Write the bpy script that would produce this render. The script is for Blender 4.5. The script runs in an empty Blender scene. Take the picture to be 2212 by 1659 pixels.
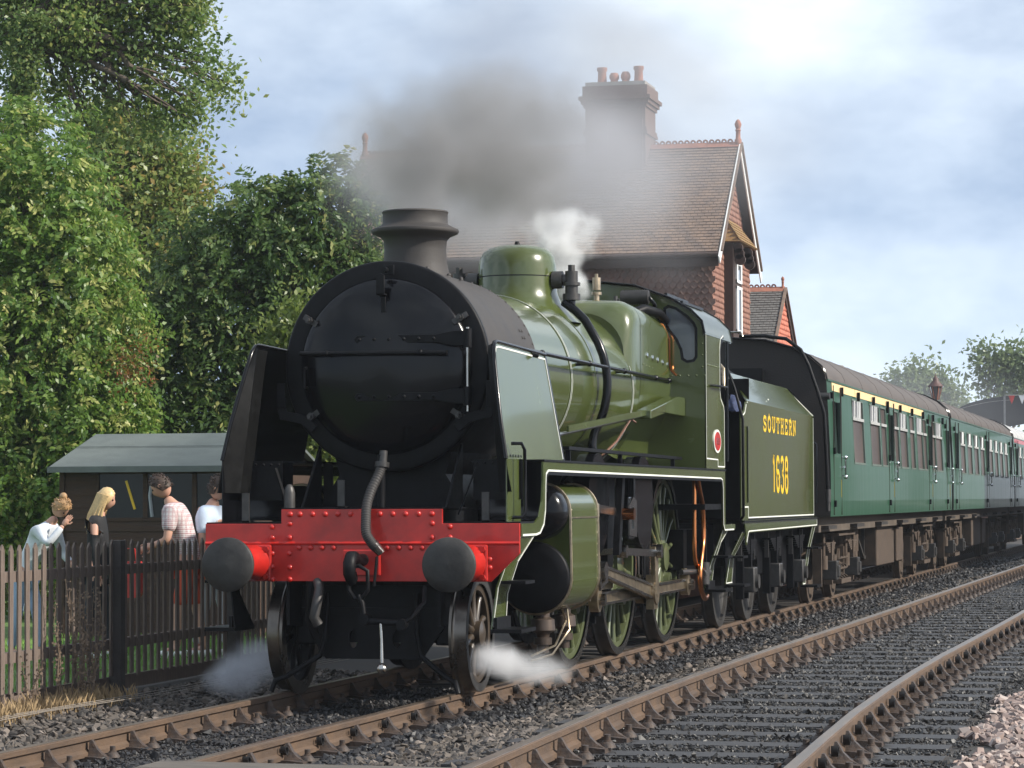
import bpy, math, random
import numpy as np
from mathutils import Vector, Matrix
from mathutils.geometry import tessellate_polygon
rad = math.radians
random.seed(7)
rng = np.random.default_rng(11)
sc = bpy.context.scene
col = sc.collection

# ------------------------------------------------------------------ camera
YAW, PIT, ROL = .2375, .0404, -.0041
CAM = Vector((6.4501, -20.9132, 1.5434))
Fv = Vector((-math.sin(YAW)*math.cos(PIT), math.cos(YAW)*math.cos(PIT), math.sin(PIT)))
Rv = Vector((math.cos(YAW), math.sin(YAW), 0)); Uv = Rv.cross(Fv)
R2 = Rv*math.cos(ROL)+Uv*math.sin(ROL); U2 = Uv*math.cos(ROL)-Rv*math.sin(ROL)
cd = bpy.data.cameras.new('camera'); cam = bpy.data.objects.new('camera', cd); col.objects.link(cam)
cam.matrix_world = Matrix(((R2.x, U2.x, -Fv.x, CAM.x), (R2.y, U2.y, -Fv.y, CAM.y), (R2.z, U2.z, -Fv.z, CAM.z), (0, 0, 0, 1)))
cd.sensor_width = 36; cd.lens = 6147.8/2212*36; cd.clip_start = .5; cd.clip_end = 6000
sc.camera = cam
# ------------------------------------------------------------------ light
SUN_EL = rad(34)
sun_dir = Vector((math.cos(SUN_EL)*math.cos(rad(-3)), math.cos(SUN_EL)*math.sin(rad(-3)), math.sin(SUN_EL)))
sl = bpy.data.lights.new('sun', 'SUN'); sl.energy = 5.0; sl.angle = rad(.55); sl.color = (1, .94, .84)
so = bpy.data.objects.new('sun', sl); col.objects.link(so)
so.rotation_euler = sun_dir.to_track_quat('Z', 'Y').to_euler()
w = bpy.data.worlds.new('World'); sc.world = w; w.use_nodes = True
wn = w.node_tree; wn.nodes.clear()
def N(t, kind, **kw):
    n = t.nodes.new(kind)
    for k, v in kw.items():
        if hasattr(n, k): setattr(n, k, v)
    return n
sky = N(wn, 'ShaderNodeTexSky', sky_type='NISHITA', sun_disc=False)
sky.sun_elevation = SUN_EL; sky.sun_rotation = rad(93); sky.altitude = 50; sky.air_density = 1.0; sky.dust_density = 1.2; sky.ozone_density = 1.5
tc = N(wn, 'ShaderNodeTexCoord')
mp = N(wn, 'ShaderNodeMapping'); mp.inputs['Scale'].default_value = (1.5, 1.5, 3.0)
nz = N(wn, 'ShaderNodeTexNoise'); nz.inputs['Scale'].default_value = 2.6; nz.inputs['Detail'].default_value = 7; nz.inputs['Roughness'].default_value = .55
mp.inputs['Location'].default_value = (2.2, 5.7, .1)
cr = N(wn, 'ShaderNodeValToRGB'); cr.color_ramp.elements[0].position = .40; cr.color_ramp.elements[1].position = .64
cr.color_ramp.elements[0].color = (.24, .24, .24, 1); cr.color_ramp.elements[1].color = (.95, .95, .95, 1)
mx = N(wn, 'ShaderNodeMixRGB'); mx.inputs['Color2'].default_value = (6.3, 7.0, 7.7, 1)
bg = N(wn, 'ShaderNodeBackground'); bg.inputs['Strength'].default_value = .146
wo = N(wn, 'ShaderNodeOutputWorld')
L = wn.links.new
L(tc.outputs['Generated'], mp.inputs['Vector']); L(mp.outputs[0], nz.inputs['Vector']); L(nz.outputs['Fac'], cr.inputs[0])
L(cr.outputs[0], mx.inputs['Fac']); vm = N(wn, 'ShaderNodeMapping'); vm.vector_type = 'POINT'; vm.inputs['Scale'].default_value = (1, 1, 2.8); vm.inputs['Location'].default_value = (0, 0, .10); vn = N(wn, 'ShaderNodeVectorMath'); vn.operation = 'NORMALIZE'; L(tc.outputs['Generated'], vm.inputs['Vector']); L(vm.outputs[0], vn.inputs[0]); L(vn.outputs[0], sky.inputs['Vector']); L(sky.outputs[0], mx.inputs['Color1']); L(mx.outputs[0], bg.inputs[0]); L(bg.outputs[0], wo.inputs[0])
vs = sc.view_settings; vs.view_transform = 'Standard'; vs.look = 'None'; vs.exposure = .32; vs.gamma = 1; vs.use_curve_mapping = False
sc.cycles.volume_step_rate = 1.0; sc.cycles.volume_bounces = 2; sc.cycles.transparent_max_bounces = 16

# ------------------------------------------------------------------ materials
MATS = {}
def mat(name, color, rough=.5, metal=0, var=.15, nscale=6, bump=0, bscale=40, coat=0, spec=.5, c2=None, stretch=None, trans=0):
    if name in MATS: return MATS[name]
    m = bpy.data.materials.new(name); m.use_nodes = True; t = m.node_tree
    p = t.nodes['Principled BSDF']
    g = t.nodes.new('ShaderNodeTexCoord'); mpn = t.nodes.new('ShaderNodeMapping')
    t.links.new(g.outputs['Object'], mpn.inputs['Vector'])
    if stretch: mpn.inputs['Scale'].default_value = stretch
    n = t.nodes.new('ShaderNodeTexNoise'); n.inputs['Scale'].default_value = nscale; n.inputs['Detail'].default_value = 6; n.inputs['Roughness'].default_value = .6
    t.links.new(mpn.outputs[0], n.inputs['Vector'])
    r = t.nodes.new('ShaderNodeValToRGB')
    c = Vector(color); d = Vector(c2) if c2 else c*(1-var); e = c if c2 else c*(1+var)
    r.color_ramp.elements[0].position = .3; r.color_ramp.elements[1].position = .7
    r.color_ramp.elements[0].color = (*d, 1); r.color_ramp.elements[1].color = (*e, 1)
    t.links.new(n.outputs['Fac'], r.inputs[0]); t.links.new(r.outputs[0], p.inputs['Base Color'])
    rr = t.nodes.new('ShaderNodeMapRange'); rr.inputs['To Min'].default_value = max(.02, rough*.75); rr.inputs['To Max'].default_value = min(1, rough*1.3)
    t.links.new(n.outputs['Fac'], rr.inputs['Value']); t.links.new(rr.outputs[0], p.inputs['Roughness'])
    p.inputs['Metallic'].default_value = metal; p.inputs['Coat Weight'].default_value = coat; p.inputs['Coat Roughness'].default_value = .06
    p.inputs['Specular IOR Level'].default_value = spec
    if trans: p.inputs['Transmission Weight'].default_value = trans
    if bump:
        b = t.nodes.new('ShaderNodeBump'); n2 = t.nodes.new('ShaderNodeTexNoise'); n2.inputs['Scale'].default_value = bscale; n2.inputs['Detail'].default_value = 5
        t.links.new(mpn.outputs[0], n2.inputs['Vector']); t.links.new(n2.outputs['Fac'], b.inputs['Height'])
        b.inputs['Strength'].default_value = bump; b.inputs['Distance'].default_value = .01
        t.links.new(b.outputs[0], p.inputs['Normal'])
    MATS[name] = m; return m
green = mat('loco_green', (.062, .080, .020), .24, var=.14, nscale=2, coat=.55, bump=.03, bscale=3)
red = mat('buffer_red', (.42, .014, .009), .38, var=.32, nscale=3.5, coat=.25, bump=.05, bscale=60)
black = mat('gloss_black', (.003, .003, .004), .20, var=.3, coat=.10, spec=.22, bump=.02, bscale=4)
satin = mat('satin_black', (.006, .006, .007), .45, var=.4, nscale=9, spec=.14, bump=.08, bscale=30)
soot = mat('smokebox_black', (.036, .031, .028), .65, var=.25, nscale=4, bump=.12, bscale=50)
white = mat('lining_white', (.72, .72, .66), .4, var=.06)
yellow = mat('letter_yellow', (.80, .50, .02), .4, var=.04)
wgreen = mat('wheel_green', (.085, .100, .045), .3, var=.1, coat=.4)
steel = mat('bright_steel', (.42, .40, .37), .22, metal=1, var=.15, nscale=14)
oily = mat('oily_steel', (.40, .32, .22), .3, metal=.9, var=.35, nscale=10, bump=.1)
dsteel = mat('dark_steel', (.055, .052, .050), .45, metal=.4, var=.35, nscale=8, bump=.12)
bhead = mat('buffer_head_steel', (.034, .032, .030), .6, metal=.2, var=.55, nscale=5, bump=.2, bscale=30)
copper = mat('copper', (.60, .22, .08), .22, metal=1, var=.15)
rust = mat('rail_rust', (.120, .073, .043), .75, var=.35, nscale=9, bump=.4, bscale=60, c2=(.065, .043, .030), stretch=(1, .3, 1))
railtop = mat('rail_top', (.20, .15, .11), .38, metal=.75, var=.3, nscale=6, stretch=(4, .25, 1))
chairm = mat('chair_iron', (.075, .046, .030), .6, var=.5, nscale=25, bump=.5, bscale=60, c2=(.026, .023, .023))
bogie = mat('brake_dust', (.066, .045, .031), .8, var=.35, nscale=6, bump=.3)
under = mat('underframe_black', (.022, .018, .016), .75, var=.3, nscale=6, bump=.3)
cgreen = mat('coach_green', (.019, .073, .038), .38, var=.12, nscale=3, coat=.15, stretch=(1, 3, .25))
croof = mat('coach_roof', (.085, .072, .065), .75, var=.2, nscale=2.5, bump=.25, bscale=8, stretch=(1, .5, 1))
cream = mat('coach_cream', (.75, .55, .28), .5, var=.06)
cglass = mat('coach_glass', (.085, .067, .060), .35, var=.25, nscale=1.2, spec=.3)
chrome = mat('chrome', (.75, .75, .75), .12, metal=1, var=.03)
wwhite = mat('white_paint', (.74, .74, .72), .45, var=.07, nscale=8)
glass = mat('window_glass', (.05, .06, .07), .04, var=.1, coat=1)
spec_glass = mat('spectacle_glass', (.09, .10, .12), .05, var=.1, coat=1)
picket = mat('picket_wood', (.18, .135, .108), .85, var=.3, nscale=14, bump=.5, bscale=40, c2=(.10, .075, .062), stretch=(3, 3, .4))
sleeperm = mat('sleeper_wood', (.034, .031, .031), .6, var=.4, nscale=12, bump=.6, bscale=30, stretch=(.3, 3, 3))
shedwood = mat('shed_wood', (.055, .030, .018), .8, var=.35, nscale=8, bump=.4, stretch=(.4, .4, 5))
felt = mat('roof_felt', (.120, .138, .128), .9, var=.12, nscale=5, bump=.3, bscale=80)
brick = mat('brick', (.17, .085, .065), .85, var=.25, nscale=30, bump=.3)
rtile = mat('roof_tile', (.25, .165, .115), .85, var=.4, nscale=3.5, c2=(.13, .095, .078), bump=.3)
htile_shade = mat('hung_tile', (.17, .095, .075), .85, var=.3, nscale=5, c2=(.10, .068, .058), bump=.3)  # facade tiles, colour darkened to look shaded
htile_sun = mat('hung_tile_sunlit', (.25, .125, .09), .85, var=.2, nscale=5, bump=.3)  # same tiles in a brighter colour, as if sunlit, for the gable
terra = mat('terracotta', (.32, .13, .085), .8, var=.2, nscale=8, bump=.2)
timber = mat('dark_timber', (.045, .026, .020), .7, var=.3, nscale=8)
slate = mat('grey_tile', (.13, .12, .11), .85, var=.3, nscale=5, bump=.3)
bark = mat('bark', (.085, .065, .048), .9, var=.4, nscale=5, bump=.8, bscale=14, stretch=(2, 2, .4))
concrete = mat('platform_paving', (.28, .26, .24), .85, var=.2, nscale=2, bump=.2)
tarmac = mat('crossing_boards', (.10, .085, .07), .85, var=.35, nscale=10, bump=.5, bscale=40, stretch=(.4, 3, 1))

# ------------------------------------------------------------------ mesh builder
ORG = {}
class MB:
    def __init__(s): s.v = []; s.f = []; s.sm = []
    def _add(s, vs, fs, smooth=False):
        b = len(s.v); s.v += [tuple(q) for q in vs]
        for f in fs: s.f.append(tuple(b+i for i in f)); s.sm.append(smooth)
        return s
    def box(s, x0, x1, y0, y1, z0, z1):
        return s._add([(x0,y0,z0),(x1,y0,z0),(x1,y1,z0),(x0,y1,z0),(x0,y0,z1),(x1,y0,z1),(x1,y1,z1),(x0,y1,z1)],
                      [(3,2,1,0),(4,5,6,7),(0,1,5,4),(1,2,6,5),(2,3,7,6),(3,0,4,7)])
    def bar(s, p, q, w, h, up=(0,0,1)):
        p = Vector(p); q = Vector(q); d = (q-p).normalized(); u = Vector(up)
        sd = d.cross(u)
        if sd.length < 1e-4: sd = d.cross(Vector((1,0,0)))
        sd.normalize(); u = sd.cross(d)
        c = [(-1,-1),(1,-1),(1,1),(-1,1)]
        vs = [e+sd*(a*w/2)+u*(b*h/2) for e in (p,q) for a,b in c]
        return s._add(vs, [(3,2,1,0),(4,5,6,7),(0,1,5,4),(1,2,6,5),(2,3,7,6),(3,0,4,7)])
    def cyl(s, p, q, r0, r1=None, n=20, cap=True):
        r1 = r0 if r1 is None else r1
        return s.lathe([(r0, 0), (r1, (Vector(q)-Vector(p)).length)], p, Vector(q)-Vector(p), n, cap)
    def lathe(s, prof, o, axis, n=32, cap=True, a0=0, a1=None):
        o = Vector(o); a = Vector(axis).normalized(); u = a.orthogonal().normalized(); v = a.cross(u)
        full = a1 is None; a1 = 2*math.pi if full else a1
        m = n if full else n+1
        vs = []
        for r, h in prof:
            for i in range(m):
                t = a0+(a1-a0)*i/n
                vs.append(o+a*h+(u*math.cos(t)+v*math.sin(t))*r)
        fs = []
        for j in range(len(prof)-1):
            for i in range(n if not full else n):
                k = (i+1) % m if full else i+1
                fs.append((j*m+i, j*m+k, (j+1)*m+k, (j+1)*m+i))
        s._add(vs, fs, True)
        if cap and full:
            for j, rev in ((0, True), (len(prof)-1, False)):
                if prof[j][0] > 1e-5:
                    vv = vs[j*m:(j+1)*m]
                    if prof[j][1] is not None: s._add(vv, [tuple(range(m))[::-1] if rev else tuple(range(m))])
        return s
    def tube(s, pts, r, n=8, closed=False):
        pts = [Vector(p) for p in pts]; m = len(pts); rs = r if isinstance(r, (list, tuple)) else [r]*m
        u = None; vs = []
        for i in range(m):
            if closed: d = pts[(i+1) % m]-pts[i-1]
            else: d = pts[min(i+1, m-1)]-pts[max(i-1, 0)]
            d.normalize()
            if u is None: u = d.orthogonal().normalized()
            else:
                u = u-d*u.dot(d); u.normalize()
            w_ = d.cross(u)
            for k in range(n):
                t = 2*math.pi*k/n; vs.append(pts[i]+(u*math.cos(t)+w_*math.sin(t))*rs[i])
        fs = []
        for i in range(m if closed else m-1):
            for k in range(n):
                a = i*n+k; b = i*n+(k+1) % n; c = ((i+1) % m)*n
                fs.append((a, b, c+(k+1) % n, c+k))
        s._add(vs, fs, True)
        if not closed: s._add(vs[:n], [tuple(range(n))[::-1]]); s._add(vs[-n:], [tuple(range(n))])
        return s
    def prism(s, poly, ax, a, b, holes=()):
        # poly: 2-D points in the plane across axis ax ('X': (y,z), 'Y': (x,z), 'Z': (x,y)); holes the same
        def P(q, t): return {'X': (t, q[0], q[1]), 'Y': (q[0], t, q[1]), 'Z': (q[0], q[1], t)}[ax]
        loops = [list(poly)]+[list(h) for h in holes]
        tri = tessellate_polygon([[Vector((q[0], q[1], 0)) for q in l] for l in loops])
        flat = [q for l in loops for q in l]; n = len(flat)
        vs = [P(q, a) for q in flat]+[P(q, b) for q in flat]
        fs = [tuple(t) for t in tri]+[tuple(i+n for i in t)[::-1] for t in tri]
        k = 0
        for l in loops:
            m = len(l)
            for i in range(m): j = (i+1) % m; fs.append((k+i, k+j, n+k+j, n+k+i))
            k += m
        return s._add(vs, fs)
    def loft(s, secs, closed=True, cap=False, smooth=True):
        m = len(secs[0]); vs = [q for sec in secs for q in sec]; fs = []
        for i in range(len(secs)-1):
            for k in range(m if closed else m-1):
                l = (k+1) % m; fs.append((i*m+k, i*m+l, (i+1)*m+l, (i+1)*m+k))
        s._add(vs, fs, smooth)
        if cap: s._add(secs[0], [tuple(range(m))[::-1]]); s._add(secs[-1], [tuple(range(m))])
        return s
    def rivet(s, p, nrm, r=.014, h=None):
        h = r*.7 if h is None else h
        return s.lathe([(r, 0), (r*.9, h*.5), (r*.5, h*.9), (.0001, h)], p, nrm, 8, False)
    def ball(s, p, r, n=12):
        prof = [(max(1e-4, r*math.sin(math.pi*i/8)), -r*math.cos(math.pi*i/8)) for i in range(9)]
        return s.lathe(prof, p, (0, 0, 1), n, False)
    def build(s, name, material, parent=None, bevel=0, local=False):
        me = bpy.data.meshes.new(name)
        o_ = ORG.get(parent.name, Vector((0,0,0))) if parent is not None else Vector((0,0,0))
        vs = s.v if o_.length == 0 or local else [(x-o_.x, y-o_.y, z-o_.z) for x, y, z in s.v]
        me.from_pydata(vs, [], s.f); me.update()
        import bmesh
        bm = bmesh.new(); bm.from_mesh(me)
        for i, f in enumerate(bm.faces): f.smooth = s.sm[i]
        bmesh.ops.recalc_face_normals(bm, faces=bm.faces)
        bm.to_mesh(me); bm.free()
        if any(s.sm): me.set_sharp_from_angle(angle=rad(50))
        if material is not None: me.materials.append(material)
        o = bpy.data.objects.new(name, me); col.objects.link(o)
        if bevel:
            b = o.modifiers.new('bevel', 'BEVEL'); b.width = bevel; b.segments = 2; b.limit_method = 'ANGLE'; b.angle_limit = rad(40)
        if parent is not None: o.parent = parent; ORG[o.name] = o_
        return o
def tag(o, label=None, cat=None, group=None, kind=None):
    if label: o['label'] = label
    if cat: o['category'] = cat
    if group: o['group'] = group
    if kind: o['kind'] = kind
    return o
def thing(name, label, cat, loc=(0,0,0), group=None, kind=None):
    o = bpy.data.objects.new(name, None); col.objects.link(o); o.location = loc; o.empty_display_size = .2
    ORG[o.name] = Vector(loc); return tag(o, label, cat, group, kind)
def copy_tree(o, parent=None):
    c = o.copy(); col.objects.link(c)
    if parent is not None: c.parent = parent
    ORG[c.name] = ORG.get(o.name, Vector((0,0,0)))
    for ch in list(o.children): copy_tree(ch, c)
    return c
def ell(cx, cy, rx, ry, n=24, a0=0, a1=2*math.pi, end=False):
    m = n+1 if end else n
    return [(cx+rx*math.cos(a0+(a1-a0)*i/n), cy+ry*math.sin(a0+(a1-a0)*i/n)) for i in range(m)]
def lathe_at(prof, o, ax, n=32): return MB().lathe(prof, o, ax, n)
def ribbon(pts, w, closed=False):
    # 2-D polyline -> list of quads (mitred) as polygons
    P = [Vector(p) for p in pts]; n = len(P); Ls = []; Rs = []
    for i in range(n):
        a = P[i-1] if (i > 0 or closed) else None; b = P[(i+1) % n] if (i < n-1 or closed) else None
        d1 = (P[i]-a).normalized() if a is not None else None; d2 = (b-P[i]).normalized() if b is not None else None
        if d1 is None: d1 = d2
        if d2 is None: d2 = d1
        t = (d1+d2); t = t.normalized() if t.length > 1e-6 else d1
        nn = Vector((-t.y, t.x)); k = 1/max(.4, nn.dot(Vector((-d1.y, d1.x))))
        Ls.append(P[i]+nn*w/2*k); Rs.append(P[i]-nn*w/2*k)
    return Ls, Rs
def lining(mb, pts, w, ax, t, th, closed=False):
    Ls, Rs = ribbon(pts, w, closed); n = len(Ls)
    def Pp(q, a): return {'X': (a, q[0], q[1]), 'Y': (q[0], a, q[1])}[ax]
    for i in range(n if closed else n-1):
        j = (i+1) % n; q = [Ls[i], Ls[j], Rs[j], Rs[i]]
        mb._add([Pp(p, t) for p in q]+[Pp(p, t+th) for p in q], [(0,1,2,3),(4,5,6,7),(0,1,5,4),(1,2,6,5),(2,3,7,6),(3,0,4,7)])
    return mb
def W(u, v, d):
    'world point seen at pixel (u, v) of the 2212-wide photograph at depth d'
    D = Fv+R2*((u-1106)/6147.8)+U2*((829.5-v)/6147.8)
    return CAM+D*d
# ================================================================== SETTING
TZ = .28                     # rail level of the second track
T2A, T2B = 2.92, 4.42        # its two rails
def ground_z(x):
    xs = [-400, -60, -6, -3.2, -2.4, -1.4, 1.5, 2.45, 2.6, 4.9, 5.2, 8, 60, 400]
    zs = [-.10, -.10, -.10, -.07, -.13, -.165, -.165, .065, .098, .098, .095, .05, -.1, -.1]
    return float(np.interp(x, xs, zs))
def sheet(name, material, xs, ys, zf, kind='structure'):
    vs = [(x, y, zf(x, y)) for y in ys for x in xs]; nx = len(xs)
    fs = [(j*nx+i, j*nx+i+1, (j+1)*nx+i+1, (j+1)*nx+i) for j in range(len(ys)-1) for i in range(nx-1)]
    me = bpy.data.meshes.new(name); me.from_pydata(vs, [], fs); me.update(); me.materials.append(material)
    o = bpy.data.objects.new(name, me); col.objects.link(o); tag(o, kind=kind); return o
gm = mat('earth', (.060, .050, .042), .95, var=.4, nscale=1.5, bump=.8, bscale=25, c2=(.030, .028, .027))
lawn = mat('lawn', (.095, .17, .035), .95, var=.35, nscale=2, bump=.8, bscale=60)
sheet('ground', gm, [-200,-60,-20,-6,-3.2,-2.4,-1.4,0,1.5,2.45,2.6,4.9,5.2,8,20,60,200], [-60,-6,0,10,20,40,80,150,400], lambda x, y: ground_z(x)-.02)
sheet('garden_lawn', lawn, [-40,-20,-6,-2.95], [-20,0,10,20,36], lambda x, y: ground_z(x)+.004)

# ---- railway tracks
def rail_profile():
    return [(-.035,-.147),(.035,-.147),(.035,-.118),(.011,-.100),(.011,-.052),(.035,-.038),(.036,-.008),(.026,-.001),(-.026,-.001),(-.036,-.008),(-.035,-.038),(-.011,-.052),(-.011,-.100),(-.035,-.118)]
def track(name, label, xa, xb, z, y0, y1, xf, pitch, group, off):
    t = thing(name, label, 'railway track', ((xa+xb)/2, y0, z-.17), group)
    ys = list(np.arange(y0, y1, 2.0))+[y1]
    for x, xf_ in ((xa, xf[0]), (xb, xf[1])):
        mb = MB(); mb.loft([[(x+xf_(y)+p, y, z+q) for p, q in rail_profile()] for y in ys], smooth=False, cap=True); r = mb.build('rail', rust, t)
        mb = MB(); mb.loft([[(x+xf_(y)+p, y, z+q) for p, q in [(-.030,-.0012),(.030,-.0012),(.028,.0012),(-.028,.0012)]] for y in ys], smooth=False, cap=True); mb.build('rail_top', railtop, r)
    # sleeper, chair, spring key, bolts prototypes
    n = int((y1-y0)/pitch)
    sm = MB().box(-1.30, 1.30, -.145, .145, -.30, -.176)
    cm = MB()
    cm.prism([(-.19,-.178),(.19,-.178),(.19,-.150),(.075,-.140),(-.075,-.140),(-.19,-.150)], 'Y', -.095, .095)
    for sg in (-1, 1):
        for yo in (.022,) if sg > 0 else (0,):
            wy = .030 if sg > 0 else .022
            sec_ = [(.036,.175,-.150,wy*2.0),(.036,.125,-.125,wy*1.5),(.036,.088,-.09,wy*1.05),(.038,.066,-.05,wy*.9),(.042,.056,-.034,wy*.8)]
            cm.loft([[(sg*a,yo-w_,z_),(sg*b,yo-w_*.8,z_),(sg*b,yo+w_*.8,z_),(sg*a,yo+w_,z_)] for a,b,z_,w_ in sec_], cap=True, smooth=False)
    bm_ = MB()
    bm_.lathe([(.052,-.152),(.046,-.135),(.030,-.118),(.027,-.116),(.027,-.112),(.020,-.110),(.020,-.078),(.0001,-.078)], (.175,.05,0), (0,0,1), 8, False)
    kp = []
    for i in range(22):
        a = 5.6*i/21; rr = .040-.0009*i
        kp.append((.052, rr*math.cos(a+2.4), -.075+rr*math.sin(a+2.4)))
    km = MB(); km.loft([[(.034, p[1]-.052, p[2]), (.072, p[1]-.052, p[2]), (.072, p[1]*.74-.052, -.075+(p[2]+.075)*.74), (.034, p[1]*.74-.052, -.075+(p[2]+.075)*.74)] for p in kp], smooth=False, cap=True)
    sleeper0 = chair0 = None
    for i in range(n):
        y = y0+off+i*pitch; xo = (xf[0](y)+xf[1](y))/2
        if y > 75: break
        if sleeper0 is None:
            sleeper0 = sm.build('sleeper', sleeperm, t, local=True); s_ = sleeper0
        else: s_ = sleeper0.copy(); col.objects.link(s_)
        s_.location = ((xa+xb)/2+xo-ORG[t.name].x+random.uniform(-.04, .04), y-ORG[t.name].y, z-ORG[t.name].z)
        for x, sd, xo in ((xa, -1, xf[0](y)), (xb, 1, xf[1](y))):
            if chair0 is None:
                chair0 = cm.build('chair', chairm, t, local=True)
                b_ = bm_.build('bolt', chairm, chair0, local=True); b2_ = b_.copy(); col.objects.link(b2_); b2_.rotation_euler = (0, 0, math.pi); k_ = km.build('spring_key', mat('key_steel', (.012,.011,.011), .5), chair0, local=True); c_ = chair0
            else:
                c_ = chair0.copy(); col.objects.link(c_)
                if i < 70:
                    for ch in (b_, b2_, k_): d_ = ch.copy(); col.objects.link(d_); d_.parent = c_
            c_.location = (x+xo-ORG[t.name].x, y-ORG[t.name].y, z-ORG[t.name].z)
            c_.rotation_euler = (0, 0, 0 if sd > 0 else math.pi)
    return t
f1 = (lambda y: 0.0, lambda y: float(np.interp(y, [-8,-5,-3,0,2,4.5], [-.16,-.16,-.15,-.10,-.05,0])))
track('railway_track', 'rusty track under the steam engine with gritty chairs and oily ballast', -.75, .75, 0, -8, 130, f1, .74, 'running lines', .35)
f2a = lambda y: float(np.interp(y, [-8,-7,-5,-3.5,-1,1.5,5,8,15,22,33,60,130], [.15,.115,.045,.005,-.02,-.02,.03,.07,.13,.19,.29,.45,.8])); f2 = (f2a, f2a)
track('railway_track', 'empty track to the right of the train with exposed dark sleepers', T2A, T2B, TZ, -8, 130, f2, .72, 'running lines', .1)

# ---- crossing in the foreground (only its far edge shows)
t = thing('foot_crossing', 'boarded crossing over the rails at the very bottom of the photo', 'crossing', (1, -7, -.1))
for i in range(4):
    MB().prism([(-3.2,-7.9+.42*i+.0),(-.80,-7.9+.42*i),(-.80,-7.5+.42*i),(-3.2,-7.5+.42*i)], 'Z', -.10, -.012).build('board', tarmac, t, bevel=.008)
    MB().prism([(-.68,-7.7+.42*i+.0),(.66,-7.6+.42*i),(.66,-7.2+.42*i),(-.68,-7.3+.42*i)], 'Z', -.10, -.010).build('board', tarmac, t, bevel=.008)
    MB().prism([(.80,-7.6+.42*i+.0),(2.84,-7.7+.42*i),(2.84,-7.3+.42*i),(.80,-7.2+.42*i)], 'Z', .05, .10).build('board', tarmac, t, bevel=.008)

# ---- ballast stones (geometry-node instances)
def stone_mesh(seed):
    r = random.Random(seed); import bmesh
    bm = bmesh.new(); pts = []
    for i in range(11):
        v = Vector((r.gauss(0, 1), r.gauss(0, 1), r.gauss(0, 1))).normalized(); v = Vector((v.x*r.uniform(.75, 1.1), v.y*r.uniform(.6, .95), v.z*r.uniform(.45, .75)))
        bm.verts.new(v)
    bmesh.ops.convex_hull(bm, input=bm.verts)
    bmesh.ops.delete(bm, geom=[v for v in bm.verts if not v.link_faces], context='VERTS')
    me = bpy.data.meshes.new('stone'); bm.to_mesh(me); bm.free(); return me
def stone_mat(name, cols, rough=.85, spec=.5):
    m = bpy.data.materials.new(name); m.use_nodes = True; t = m.node_tree; p = t.nodes['Principled BSDF']
    oi = t.nodes.new('ShaderNodeObjectInfo'); r = t.nodes.new('ShaderNodeValToRGB'); r.color_ramp.interpolation = 'LINEAR'
    e = r.color_ramp.elements
    e[0].position = 0; e[0].color = (*cols[0], 1); e[1].position = 1; e[1].color = (*cols[-1], 1)
    for i, c in enumerate(cols[1:-1]): k = e.new((i+1)/(len(cols)-1)); k.color = (*c, 1)
    n = t.nodes.new('ShaderNodeTexNoise'); n.inputs['Scale'].default_value = 2.5; tcn = t.nodes.new('ShaderNodeTexCoord')
    t.links.new(tcn.outputs['Object'], n.inputs['Vector'])
    mxx = t.nodes.new('ShaderNodeMixRGB'); mxx.blend_type = 'MULTIPLY'; mxx.inputs[0].default_value = .5
    t.links.new(oi.outputs['Random'], r.inputs[0]); t.links.new(r.outputs[0], mxx.inputs[1]); t.links.new(n.outputs['Color'], mxx.inputs[2])
    t.links.new(r.outputs[0], p.inputs['Base Color']); p.inputs['Roughness'].default_value = rough; p.inputs['Specular IOR Level'].default_value = spec
    return m
def scatter(name, label, pts, scl, meshes, material, kind='stuff', category='ballast'):
    pts = np.array(pts, float); n = len(pts)
    me = bpy.data.meshes.new(name); me.vertices.add(n); me.vertices.foreach_set('co', pts.ravel())
    a = me.attributes.new('rot', 'FLOAT_VECTOR', 'POINT')
    rt = rng.uniform(0, 6.283, (n, 3)); rt[:, :2] = rng.normal(0, .45, (n, 2)); a.data.foreach_set('vector', rt.ravel())
    a = me.attributes.new('scl', 'FLOAT', 'POINT'); a.data.foreach_set('value', np.array(scl, float))
    o = bpy.data.objects.new(name, me); col.objects.link(o); tag(o, label, category, kind=kind)
    g = bpy.data.node_groups.new(name+'_nodes', 'GeometryNodeTree')
    g.interface.new_socket('Geometry', in_out='INPUT', socket_type='NodeSocketGeometry'); g.interface.new_socket('Geometry', in_out='OUTPUT', socket_type='NodeSocketGeometry')
    gi = g.nodes.new('NodeGroupInput'); go = g.nodes.new('NodeGroupOutput'); jn = g.nodes.new('GeometryNodeJoinGeometry'); ip = g.nodes.new('GeometryNodeInstanceOnPoints')
    for m_ in meshes:
        so_ = bpy.data.objects.new('stone', m_)
        if not m_.materials: m_.materials.append(material)
        oi = g.nodes.new('GeometryNodeObjectInfo'); oi.inputs['Object'].default_value = so_; oi.inputs['As Instance'].default_value = True
        g.links.new(oi.outputs['Geometry'], jn.inputs[0])
    ra = g.nodes.new('GeometryNodeInputNamedAttribute'); ra.data_type = 'FLOAT_VECTOR'; ra.inputs['Name'].default_value = 'rot'
    sa = g.nodes.new('GeometryNodeInputNamedAttribute'); sa.data_type = 'FLOAT'; sa.inputs['Name'].default_value = 'scl'
    g.links.new(gi.outputs[0], ip.inputs['Points']); g.links.new(jn.outputs[0], ip.inputs['Instance']); ip.inputs['Pick Instance'].default_value = True
    g.links.new(ra.outputs[0], ip.inputs['Rotation']); g.links.new(sa.outputs[0], ip.inputs['Scale']); g.links.new(ip.outputs[0], go.inputs[0])
    md = o.modifiers.new('scatter', 'NODES'); md.node_group = g
    return o
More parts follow.
